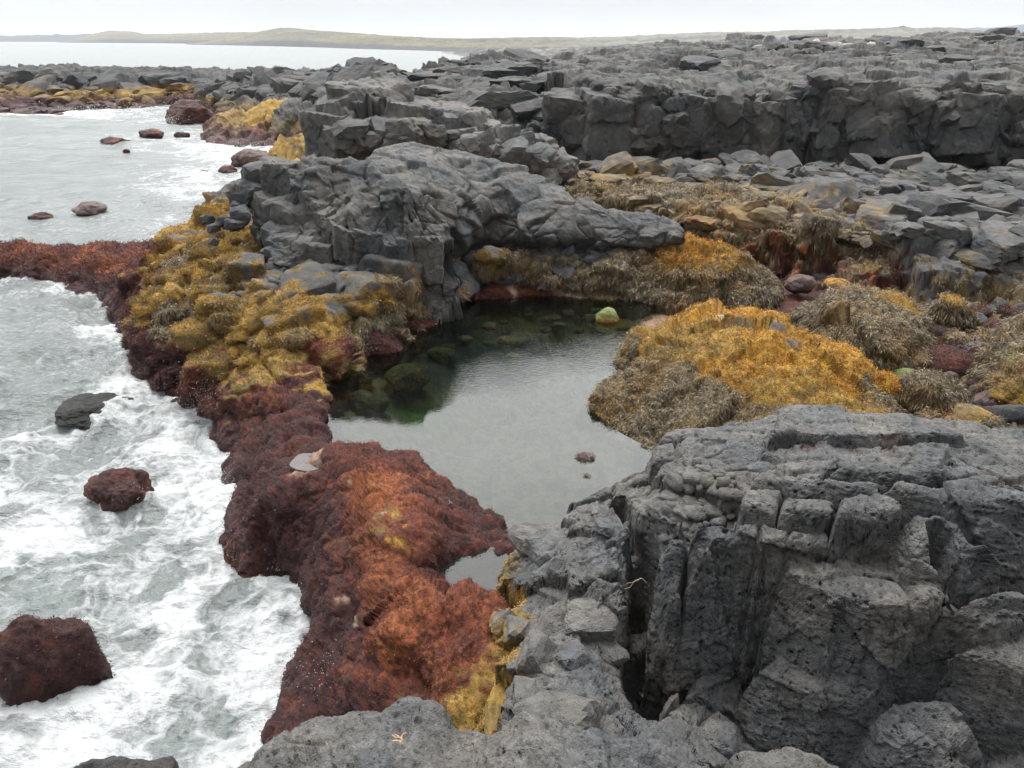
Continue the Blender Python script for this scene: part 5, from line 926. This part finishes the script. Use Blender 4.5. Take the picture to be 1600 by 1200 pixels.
on(T, scatter(T, [(980, 320, 1.8), (1120, 345, 1.9), (1230, 352, 1.9), (1440, 385, 1.9), (1760, 415, 1.8), (1760, 440, 1.3), (1440, 412, 1.4), (1250, 378, 1.3), (1120, 365, 1.3), (1000, 340, 1.3)], 330, (.35, 1.2), 7, flat=.5, sink=.15, tilt=.35, mind=.4), lvl=3, seed=5, name='edge_blocks')
on(T, scatter(T, [(1080, 352, 1.5), (1200, 372, 1.4), (1300, 388, 1.2), (1440, 415, 1.2), (1760, 440, 1.2), (1760, 455, .9), (1440, 432, .9), (1200, 400, .9), (1080, 370, 1.0)], 300, (.3, 1.0), 71, flat=.7, sink=.25, tilt=.4, mind=.4), lvl=3, seed=6, name='edge_blocks', fronds=14000, smooth=True)
Cf = byl['lava_cliff'][0]
rr = np.random.RandomState(12); sp = []
def cliff_line(u): return float(np.interp(u, [880, 930, 1000, 1070, 1150, 1200, 1290, 1370, 1450, 1600, 1800], [36, 35.2, 35, 35, 34.6, 34.5, 34.4, 34, 33.6, 33, 32]))
def cliff_top(u): return float(np.interp(u, [880, 900, 940, 1010, 1060, 1190, 1200, 1230, 1285, 1360, 1372, 1450, 1600, 1800], [150, 142, 135, 128, 140, 148, 160, 150, 122, 120, 138, 136, 134, 134]))
u = 893
while u < 1780:
    wd = rr.uniform(.8, 2.2); D = cliff_line(u)+rr.uniform(-.6, .2); x, _, zt = W((u, cliff_top(u), 0, D)); hh = rr.uniform(2.2, 3.3)
    zt += rr.uniform(-.25, .05)-.1; 
    sp.append(((x, D+.35*wd, zt-hh*.5), (wd*1.25, wd*1.05, hh*.95), rr.uniform(-.5, .5), rr.uniform(0, 6), rr.normal()*.08))
    u += wd*.62/D*FPX/1.09*.98
on(Cf, sp, lvl=5, seed=8, col=True, name='cliff_columns', rough=.05, cuts=5)
sp = []
for i in range(300):
    u = rr.uniform(885, 1780); D = cliff_line(u); t = rr.rand(); x, _, zt = W((u, cliff_top(u), 0, D)); s = .35+.9*rr.rand()**2
    z = 1.95+(zt-.2-1.95)*t**.8; y = D-.30+.55*t+rr.uniform(-.2, .3)+(.75 if z < 2.7 else 0)
    sp.append(((x, y, z), (s*rr.uniform(.8, 1.3), s*.9, s*rr.uniform(.6, 1.2)), rr.uniform(0, 6), rr.uniform(0, 6), rr.normal()*.35))
on(Cf, sp, lvl=3, seed=9, name='broken_blocks')
on(Cf, scatter(Cf, [(1080, 108, 0, 40), (1250, 100, 0, 45), (1420, 120, 0, 38), (1700, 120, 0, 38), (1700, 60, 0, 78), (1050, 72, 0, 74)], 45, (.6, 2.2), 15, flat=.4, sink=.5, tilt=.1, pw=2), lvl=3, seed=10, name='plateau_blocks')
Co = byl['columnar_outcrop'][0]; sp = []
for (u, v, D, wd, hh, dz) in ((508, 178, 31, 1.3, 2.6, 0), (530, 150, 31.6, 1.5, 3.0, 0), (560, 134, 32, 1.5, 3.4, 0), (590, 135, 32.2, 1.7, 3.0, 0), (625, 160, 31.5, 1.6, 2.4, 0), (655, 163, 31.8, 1.7, 2.3, 0), (690, 170, 32, 1.5, 2.0, 0), (718, 175, 32.3, 1.5, 2.0, 0), (745, 182, 32.6, 1.5, 2, 0), (775, 195, 33, 1.5, 2, 0), (805, 208, 33, 1.4, 1.8, 0), (835, 222, 33, 1.3, 1.6, 0), (860, 238, 33, 1.2, 1.4, 0)):
    x, _, zt = W((u, v, 0, D)); sp.append(((x, D+.2, zt-hh/2), (wd*1.3, wd*1.1, hh), rr.uniform(-.6, .6), rr.uniform(0, 6), rr.normal()*.07))
on(Co, sp, lvl=5, seed=11, col=True, name='columns', rough=.05, cuts=4)
sp = []
for i in range(90):
    u = rr.uniform(505, 880); D = 30.6+rr.uniform(-.4, .4); v = np.interp(u, [500, 620, 700, 880], [222, 205, 218, 262])+rr.uniform(-14, 12); x, _, z = W((u, v, 0, D)); s = .35+.5*rr.rand()
    sp.append(((x, D, z), (s*1.2, s, s*.8), rr.uniform(0, 6), rr.uniform(0, 6), rr.normal()*.3))
on(Co, sp, lvl=3, seed=12, name='broken_blocks')
Hm = byl['lava_hummock'][0]
on(Hm, scatter(Hm, [(620, 140, 0, 48), (690, 95, 0, 57), (830, 96, 0, 54), (890, 118, 0, 43), (880, 190, 0, 37), (700, 170, 0, 38)], 90, (.6, 3.0), 17, flat=.35, sink=.5, tilt=.18), lvl=3, seed=13)
# blocks under and left of the tilted slab
S1 = byl['lava_slab'][0]; sp = []
for (u, v, D, s, f) in ((405, 285, 26.5, .75, 1.3), (425, 275, 26, .7, 1.3), (445, 290, 25, .7, 1.2), (412, 320, 24.3, .6, .9), (435, 330, 23.5, .65, 1.1), (455, 345, 22.6, .7, 1.1), (480, 345, 22.2, .7, 1.2), (430, 365, 22.0, .6, .9), (452, 385, 21, .65, 1.0), (480, 390, 20.6, .7, 1.0), (505, 395, 20.2, .7, .8), (440, 410, 20, .6, .6), (470, 425, 19.3, .6, .6), (510, 430, 19.1, .65, .5), (545, 425, 19.2, .6, .5), (585, 420, 19.4, .55, .5), (620, 412, 19.6, .5, .5), (395, 300, 26, .6, 1), (380, 310, 25.6, .5, .8), (375, 335, 24.4, .55, .7), (365, 350, 23.6, .45, .6), (425, 395, 20.8, .5, .7), (650, 405, 19.8, .45, .5), (495, 445, 18.4, .5, .4), (460, 450, 18.2, .45, .4), (560, 445, 18.5, .5, .35)):
    D = float(np.interp(v, [240, 300, 430, 460], [21.0, 19.6, 17.5, 16.9])); s *= .82; x, y, z = W((u, v, 0, D)); sp.append(((x, y, z), (s*1.15, s, s*f*1.1), rr.uniform(0, 6), rr.uniform(0, 6), rr.normal()*.22))
    for q in range(2):
        sp.append(((x+rr.normal()*.5, y+rr.normal()*.3-.1, z-.25+rr.normal()*.15), (s*.6, s*.55, s*.5), rr.uniform(0, 6), rr.uniform(0, 6), rr.normal()*.4))
on(S1, sp, lvl=4, seed=14, cuts=7)
S2 = byl['lava_slab'][1]; sp = []
for i in range(46):
    u = rr.uniform(700, 1000); t = rr.rand(); v = np.interp(u, [700, 760, 830, 1000], [375, 382, 388, 388])-t*40; D = 20.3+.5*t+np.interp(u, [700, 1000], [.8, -.1]); x, y, z = W((u, v, 0, D)); s = .25+.45*rr.rand()
    sp.append(((x, y+.15, z), (s*1.3, s, s*1.1), rr.uniform(0, 6), rr.uniform(0, 6), rr.normal()*.3))
on(S2, sp, lvl=4, seed=16, cuts=7)
# headland: knobbly blocks under the weed
sp = []
for i, (u, v, z) in enumerate(((452, 262, 3.5), (462, 274, 3.45), (474, 287, 3.4), (487, 299, 3.3), (499, 311, 3.2), (511, 323, 3.1), (524, 335, 3.02), (538, 346, 2.95), (553, 354, 2.88), (570, 360, 2.85), (440, 252, 3.5), (590, 364, 2.82), (612, 368, 2.78), (640, 372, 2.7), (665, 370, 2.68))):
    x, y, z = W((u, v, 0, float(np.interp(v, [250, 375], [19.9, 17.75])))); wd = .5+.2*rr.rand(); sp.append(((x, y, z-.5), (wd*1.1, wd, 1.0), rr.uniform(0, 6), rr.uniform(0, 6), rr.normal()*.1))
on(S1, sp, lvl=5, seed=15, col=True, name='columns', rough=.04, cuts=3)
KO = byl['basalt_outcrop'][0]
on(KO, scatter(KO, [(800, 870, 1.8), (870, 815, 2), (925, 800, 2.3), (985, 890, 2.5), (1000, 960, 2.1), (1010, 1080, 1.9), (900, 1150, 2.2), (770, 1080, 1.9), (785, 950, 1.7)], 16, (.2, .5), 31, flat=.6, sink=.55, tilt=.45, pw=1.8), seed=24, cuts=8, rough=.08)
on(KO, scatter(KO, [(1035, 800, 3), (1060, 735, 3), (1130, 720, 3.2), (1160, 755, 3.3), (1110, 790, 3.1)], 70, (.07, .2), 32, flat=.6, sink=.3, tilt=.4), seed=25, cuts=8, rough=.1, name='nodules', smooth=True)
Hd = byl['seaweed_headland'][0]
on(Hd, scatter(Hd, [(200, 470, 1), (240, 400, 1.4), (340, 320, 2.1), (400, 300, 2.4), (420, 420, 2), (560, 440, 1.8), (690, 410, 1.8), (670, 480, 1.2), (520, 560, 1.1), (360, 600, .9), (240, 560, .8)], 300, (.2, 1.1), 19, flat=.55, sink=.38, tilt=.35, pw=2), lvl=4, seed=17, name='weedy_blocks', cuts=8, fronds=150000, rough=.14, smooth=True)
Gb = byl['gully_bank'][0]
on(Gb, scatter(Gb, [(1190, 395, 1.2), (1240, 372, 1.4), (1420, 408, 1.3), (1490, 440, 1), (1400, 440, .9), (1230, 410, .9)], 60, (.25, .8), 21, flat=.7, sink=.3), lvl=3, seed=18, name='weedy_blocks', fronds=14000, smooth=True)
Wb = byl['weedy_bank'][0]
on(Wb, scatter(Wb, [(1450, 430, 1.3), (1490, 412, 1.5), (1700, 430, 1.6), (1700, 465, 1.2), (1520, 452, 1)], 60, (.3, .8), 22, flat=.75, sink=.3), lvl=3, seed=19, name='weedy_blocks', fronds=24000, smooth=True)
Sh = byl['rock_shelf'][0]
on(Sh, scatter(Sh, [(650, 400, 1.9), (760, 390, 1.9), (1000, 392, 1.8), (1010, 430, 1.3), (860, 428, 1.3), (720, 440, 1.1)], 50, (.25, .7), 23, flat=.7, sink=.3), lvl=3, seed=20, name='weedy_blocks', fronds=20000, smooth=True)
Fr = byl['distant_reef'][0]
on(Fr, scatter(Fr, [(-120, 155, 0, 95), (0, 118, 0, 104), (300, 118, 0, 104), (520, 122, 0, 98), (640, 135, 0, 64), (600, 165, 0, 50), (430, 150, 0, 74), (330, 142, 0, 90), (200, 150, 0, 95)], 900, (.8, 3.6), 25, flat=.6, sink=.38, tilt=.45, pw=2), lvl=3, seed=21)
on(Fr, scatter(Fr, [(-120, 178, 0, 86), (60, 180, 0, 85), (130, 176, 0, 87), (280, 160, 0, 92), (350, 150, 0, 88), (300, 145, 0, 96), (0, 160, 0, 93)], 150, (.8, 2.5), 26, flat=.5, sink=.35, tilt=.3), lvl=3, seed=22, name='weedy_blocks')

print('SCAT', time.time()-T0, flush=True)
# ---------------------------------------------------------------- separate rocks and small things
def px_rock(name, u, v, z, wpx, hpx, zones, label=None, cat='boulder', group=None, D=None, mat=None, sink=.25, asp=.8, seed=1, **k):
    k.setdefault('rz', (1.2, 5))
    c = W((u, v, z) if D is None else (u, v, 0, D)); dist = math.sqrt(c[0]**2+c[1]**2+(HCAM-c[2])**2)
    w = wpx/FPX*dist*.5*.98; el = math.asin((HCAM-c[2])/dist); h = max(hpx/FPX*dist*.55/max(math.cos(el), .5), .02)
    return boulder(name, (c[0], c[1]+w*.2, c[2]+h*(1-2*sink)*.5), (w, w*asp, h), seed, zones, mat or M_mid, label, cat, group, **k)
DARK = [('red', -1, 2)]
for i, (u, v, w, h, lab, zo) in enumerate((
    (82, 1086, 136, 128, 'big dark red seaweed-covered boulder in the foam at the lower left corner', [('red', -1, 2)]),
    (190, 785, 92, 52, 'dark rounded rock in mid foam, surf pouring off its right side', DARK),
    (135, 652, 112, 26, 'long low black wet rock awash in foam, nearest the yellow headland', [('rock', -1, 2)]),
    (62, 343, 32, 13, 'small dark red rock off the red reef arm, nearest the left edge', DARK),
    (140, 331, 46, 16, 'flat pinkish-grey rock in calm water behind the red reef arm', [('pink', -1, 2)]),
    (178, 224, 40, 10, 'flat dark rock in the bay, leftmost of the small rocks off the distant reef', DARK),
    (235, 215, 36, 16, 'rounded dark rock in the bay between the flat one and the surf', DARK),
    (283, 214, 22, 9, 'tiny dark rock in the surf in front of the red rock', DARK),
    (197, 238, 10, 6, 'tiniest dark rock tip in the bay, nearer than the flat one', DARK),
    (356, 271, 30, 15, 'small brown rounded rock in the surf beside the yellow-crusted knob', DARK),
    (318, 271, 18, 6, 'small flat dark rock left of the brown rounded rock', DARK),
    (395, 258, 64, 28, 'low reddish-brown rock at the foot of the yellow-crusted knob', [('red', -1, .6), ('pink', .6, 2)]),
    (300, 190, 76, 38, 'dark red seaweed-covered hump in the surf, left of the block of shore rock', DARK))):
    px_rock('sea_rock', u, v, 0, w, h, zo, lab, 'rock', None, seed=(231 if i == 0 else 200+i), lvl=6 if w > 60 else 4, sink=.2, rough=.28 if i else .18, blocky=.25 if i else .75, wet=.3, lay=[('billow', 6 if i < 3 else 2, .03 if i < 3 else .06, 3)], fronds=(9000 if i == 0 else 0), mat=M_near if i < 3 else M_mid, grey=.016 if i < 3 else .04, rz=(1.2, 5))
# pale boulders on the plateau
for i, (u, v, w, h, D, lab) in enumerate(((1192, 80, 34, 14, 60, 'low pale lichen-white boulder, left foot of the pale pair on the plateau'), (1205, 79, 30, 28, 60, 'tall pale boulder, left one of the big pale pair on the plateau skyline'), (1220, 79, 26, 26, 60, 'pale rounded boulder, right one of the big pale pair on the plateau'),
    (1274, 77, 20, 16, 60, 'single squat pale boulder right of the big pale pair'), (1303, 78, 26, 14, 59, 'left pale boulder of the jumbled row on the plateau'), (1322, 75, 30, 9, 60, 'low flat pale boulder in the middle of the jumbled row'), (1346, 79, 34, 8, 59, 'long thin pale slab in the jumbled row'), (1361, 78, 15, 15, 59, 'round pale boulder ending the jumbled row on its right'), (1448, 73, 26, 9, 62, 'lone flat pale boulder far right on the plateau'))):
    px_rock('pale_boulder', u, v, 0, w, h, [('rock', -1, 2)], lab, 'boulder', 'pale boulders on the lava plateau', D=D, seed=300+i, lvl=4, sink=.05, rough=.15, blocky=.8, grey=.30, mat=M_far if 0 else M_mid)
# rocks at the pool
px_rock('boulder', 949, 500, ZP, 44, 27, [('yel', -1, .62), ('green', .62, 2)], 'rounded boulder with a bright green top in the far right of the pool', seed=320, lvl=5, sink=.3, rough=.1, blocky=.1)
px_rock('boulder', 1415, 608, .95, 52, 36, [('wrack', -1, .45), ('green', .45, 2)], 'green-topped boulder beside the right end of the big orange mound', seed=321, lvl=5, sink=.2, rough=.12, blocky=.4)
px_rock('boulder', 1452, 640, .95, 105, 62, [('wrack', -1, 2)], 'round boulder shaggy with grey-brown wrack behind the basalt columns', seed=322, lvl=5, sink=.2, rough=.15, blocky=.2, fronds=12000)
px_rock('boulder', 1372, 632, .95, 70, 60, [('wrack', -1, .7), ('org', .7, 2)], 'orange-brown wrack-covered boulder against the right foot of the big orange mound', seed=323, lvl=5, sink=.2, rough=.15, blocky=.2, fronds=8000)
px_rock('boulder', 1252, 450, .9, 46, 26, [('red', -1, .4), ('pink', .4, 2)], 'smooth reddish-brown boulder right of the orange mound at the end of the slab', seed=324, lvl=5, sink=.25, rough=.16, blocky=.6)
px_rock('boulder', 1310, 448, 1.5, 40, 18, [('red', -1, .6), ('org', .6, 2)], 'reddish stone cap on the back of the grey-brown hump', seed=325, lvl=4, sink=.3, rough=.1, blocky=.2)
px_rock('boulder', 1518, 662, .95, 76, 24, [('yel', -1, .9), ('wrack', .9, 2)], 'tan flat-topped stone half hidden behind the basalt plateau at the right', seed=326, lvl=4, sink=.1, rough=.1, blocky=.3)
px_rock('boulder', 1476, 578, .9, 110, 40, [('green', -1, .45), ('red', .45, 2)], 'flat boulder with dark red weed on top and green weed at its foot', seed=327, lvl=5, sink=.3, rough=.12, blocky=.2, fronds=5000)
px_rock('boulder', 585, 545, ZP, 90, 40, [('red', -1, 2)], 'low dark red weedy rock sloping into the left of the pool', seed=328, lvl=5, sink=.35, rough=.15, blocky=.2, fronds=6000)
px_rock('boulder', 655, 490, ZP, 56, 56, [('wrack', .55, 2), ('red', -1, .55)], 'rock with red face and pale wrack top at the left edge of the pool', seed=329, lvl=5, sink=.15, rough=.15, blocky=.5, fronds=4000)
px_rock('boulder', 712, 473, ZP, 14, 14, [('green', -1, 2)], 'small bright green stone at the waterline at the far left of the pool', seed=330, lvl=3, sink=.1, rough=.1)
px_rock('boulder', 532, 572, ZP, 22, 10, [('green', -1, 2)], 'small green stone at the left end of the pool', seed=331, lvl=3, sink=.1, rough=.1)
# stones under the water
rr = np.random.RandomState(33)
px_rock('boulder', 635, 597, .42, 78, 34, [('wrack', -1, 2)], 'long pale green boulder lying under the water in the dark part of the pool', seed=340, lvl=5, sink=.3, rough=.08, blocky=.3, rot=.5)
px_rock('boulder', 690, 560, .3, 50, 24, [('wrack', -1, 2)], 'dim boulder under water just behind the long pale green one', seed=341, lvl=4, sink=.3, rough=.1)
px_rock('boulder', 572, 640, .3, 74, 40, [('wrack', -1, 2)], 'dim grey boulder under water at the left end of the pool', seed=342, lvl=4, sink=.3, rough=.1)
px_rock('boulder', 972, 512, .62, 46, 16, [('yel', -1, 2)], 'yellowish boulder just under the water beside the green-topped one', seed=343, lvl=4, sink=.3, rough=.1)
px_rock('boulder', 795, 535, .5, 40, 12, [('yel', -1, 2)], 'yellow-brown flat boulder just under the water in the middle of the pool', seed=344, lvl=4, sink=.3, rough=.1)
for i in range(46):
    u = rr.uniform(560, 990); v = rr.uniform(478, 560); z = rr.uniform(.2, .6); w = rr.uniform(14, 34)
    px_rock('pool_stone', u, v, z, w, w*.4, [('wrack', -1, .5), ('green' if i % 6 == 0 else 'pale' if i % 5 == 0 else 'wrack', .5, 2)], 'small stone lying dim under the water at the far side of the pool', 'stone', 'stones under the pool water', seed=350+i, lvl=3, rough=.12, blocky=.3)
# gully stones
TR = byl['terrain'][0]['R']; n_ = 0
for i in range(400):
    u = rr.uniform(1160, 1620); v = rr.uniform(425, 668)
    if v < 470 and u < 1230: continue
    if 1205 < u < 1460 and 440 < v < 600 or 900 < u < 1400 and v > 470: continue
    if n_ >= 130: break
    zz = .9
    for _ in range(3): x, y, _z = W((u, v, zz)); zz = float(bil(TR, np.array([x]), np.array([y]))[0])
    w = rr.uniform(14, 30)+30*rr.rand()**3; t = rr.choice(['wrack', 'rock', 'red', 'rock', 'red', 'pink', 'rock']); t2 = rr.choice(['wrack', 'rock', 'red', 'green', 'rock', 'wrack']); n_ += 1
    px_rock('gully_stone', u, v, zz, w, w*.55, [(t2, -1, .5), (t, .5, 2)], 'small weedy stone lying on the gully floor at the right', 'stone', 'stones on the gully floor', seed=420+i, lvl=4 if w > 25 else 3, sink=.2, rough=.15, blocky=.6, asp=rr.uniform(.6, 1), grey=.055, rot=rr.uniform(0, 3), fronds=(900 if 'wrack' in (t, t2) else 0))
# ---------------------------------------------------------------- seaweed scraps, marker, spray
def scrap(name, u, v, z, r, col, n, label, cat='seaweed', L=.05, wd=.012, seed=1, hgt=.5):
    rs = np.random.RandomState(seed); c = np.array(W((u, v, z))); V = []; F = []; C = []
    for i in range(n):
        a = rs.uniform(0, 6.28); d0 = rs.rand()**.6*r; p = c+np.array([d0*math.cos(a), d0*math.sin(a)*.8, 0]); h = rs.uniform(0, 6.28)
        for k in range(3):
            h += rs.normal()*.6; d = np.array([math.cos(h), math.sin(h), rs.uniform(-.1, hgt)])*L/3*rs.uniform(.7, 1.4); s = np.array([-math.sin(h), math.cos(h), rs.uniform(-.3, .3)])*wd*.5
            b = len(V); V += [p-s, p+s, p+d+s*.9, p+d-s*.9]; F.append((b, b+1, b+2, b+3)); C += [np.array(col)*rs.uniform(.5, 1.5)]*4; p = p+d
    o = mesh_obj(name, V, F, M_weed, None, {'Col': np.clip(np.array(C, f32), 0, .8)}, smooth=False, loc=c); return tag(o, label, cat)
scrap('floating_seaweed', 915, 714, ZP+.01, .13, (.05, .011, .008), 420, 'loose clump of dark red seaweed floating in the pool, near the big orange mound', L=.07, seed=1)
scrap('floating_seaweed', 917, 743, ZP+.01, .035, (.05, .011, .008), 26, 'tiny strand of red seaweed floating just below the loose clump', L=.05, seed=2)
scrap('seaweed_scrap', 632, 1152, 4.52, .02, (.34, .19, .09), 5, 'dried orange-tan seaweed scrap on the pale lava ledge', L=.04, wd=.005, seed=3, hgt=.2)
scrap('seaweed_scrap', 140, 1122, .06, .09, (.26, .11, .02), 200, 'orange weed streaming off the foot of the big boulder in the lower left', L=.13, wd=.012, seed=4, hgt=.2)
scrap('seaweed_scrap', 1003, 903, 2.55, .006, (.40, .28, .18), 3, 'pale thin strand of seaweed hanging on the face of the basalt outcrop', L=.14, wd=.004, seed=6, hgt=-1.5)
mk, N_, nt_, out_ = newmat('red_plastic'); p_ = N_('ShaderNodeBsdfPrincipled', {'Base Color': (.75, .04, .03, 1), 'Roughness': .4}); nt_.links.new(p_.outputs[0], out_.inputs[0])
c = W((1396, 403, 0, 21.2)); bm = bmesh.new(); bmesh.ops.create_uvsphere(bm, u_segments=16, v_segments=10, radius=.075)
for vv in bm.verts: vv.co.z *= .8; vv.co.x *= 1.15
ret = bmesh.ops.create_cone(bm, cap_ends=True, segments=10, radius1=.025, radius2=.02, depth=.05); bmesh.ops.translate(bm, verts=ret['verts'], vec=(.07, 0, .03))
me = bpy.data.meshes.new('float'); bm.to_mesh(me); bm.free(); me.materials.append(mk); o = bpy.data.objects.new('fishing_float', me); scn.collection.objects.link(o); o.location = c; tag(o, 'tiny bright red plastic float lodged in the dark gully', 'float')
ms_, N_, nt_, out_ = newmat('sea_spray'); p_ = N_('ShaderNodeBsdfPrincipled', {'Base Color': (.62, .64, .65, 1), 'Roughness': .3}); nt_.links.new(p_.outputs[0], out_.inputs[0])
IV = np.array([(1, 0, 0), (-1, 0, 0), (0, 1, 0), (0, -1, 0), (0, 0, 1), (0, 0, -1)], f32); IF = np.array([(0, 2, 4), (2, 1, 4), (1, 3, 4), (3, 0, 4), (2, 0, 5), (1, 2, 5), (3, 1, 5), (0, 3, 5)]); V = []; F = []; k = 0
rs = np.random.RandomState(9)
def burst(u, v, z, n, sx, sz, D=None, rmin=.004, rmax=.014, up=1.0):
    global k
    c = np.array(W((u, v, z)))
    for i in range(n):
        h = abs(rs.normal())*sz; p = c+np.array([rs.normal()*sx*(.5+h), rs.normal()*sx*.6-.1, h*up]); r = rmin+(rmax-rmin)*rs.rand()**3
        V.append(IV*r*np.array([1, 1, 1.5])+p); F.append(IF+k); k += len(IV)
burst(528, 1105, .2, 825, .16, .4, rmin=0.0016, rmax=0.0060)
burst(340, 650, .15, 715, .3, .45, rmin=0.0024, rmax=0.0075); burst(300, 650, .05, 275, .3, .2, rmin=0.0024, rmax=0.0075)
burst(350, 760, .05, 660, .25, .22, rmin=0.0024, rmax=0.0067); burst(370, 860, .0, 220, .25, .12, rmin=0.0024, rmax=0.0060); burst(450, 875, .0, 385, .25, .12, rmin=0.0016, rmax=0.0053); burst(478, 950, .0, 495, .2, .12, rmin=0.0016, rmax=0.0053)
burst(440, 1050, .0, 330, .2, .15, rmin=0.0016, rmax=0.0053); burst(205, 770, .15, 275, .25, .12, rmin=0.0016, rmax=0.0060); burst(200, 570, .0, 495, .5, .2, rmin=0.0024, rmax=0.0075)
burst(262, 196, .0, 495, .8, .5, rmin=0.0080, rmax=0.0338); burst(185, 178, .0, 715, 2.2, .5, rmin=0.0120, rmax=0.0450); burst(290, 172, .2, 275, 1.0, .6, rmin=0.0120, rmax=0.0375); burst(385, 234, .0, 495, 1.2, .2, rmin=0.0080, rmax=0.0300)
o = mesh_obj('spray', np.concatenate(V), np.concatenate(F), ms_); o['kind'] = 'stuff'
# ---------------------------------------------------------------- air
hm = bpy.data.materials.new('haze'); hm.use_nodes = True; ht = hm.node_tree; ht.nodes.clear()
ho = ht.nodes.new('ShaderNodeOutputMaterial'); hv = ht.nodes.new('ShaderNodeVolumePrincipled'); hv.inputs['Density'].default_value = 0.00010; hv.inputs['Color'].default_value = (.86, .92, 1, 1); hv.inputs['Anisotropy'].default_value = .2
ht.links.new(hv.outputs[0], ho.inputs['Volume'])
bm = bmesh.new(); bmesh.ops.create_cube(bm, size=1); me = bpy.data.meshes.new('haze'); bm.to_mesh(me); bm.free(); me.materials.append(hm)
hz = bpy.data.objects.new('haze', me); scn.collection.objects.link(hz); hz.scale = (19400, 9800, 120); hz.location = (0, 4700, 55); hz['kind'] = 'stuff'
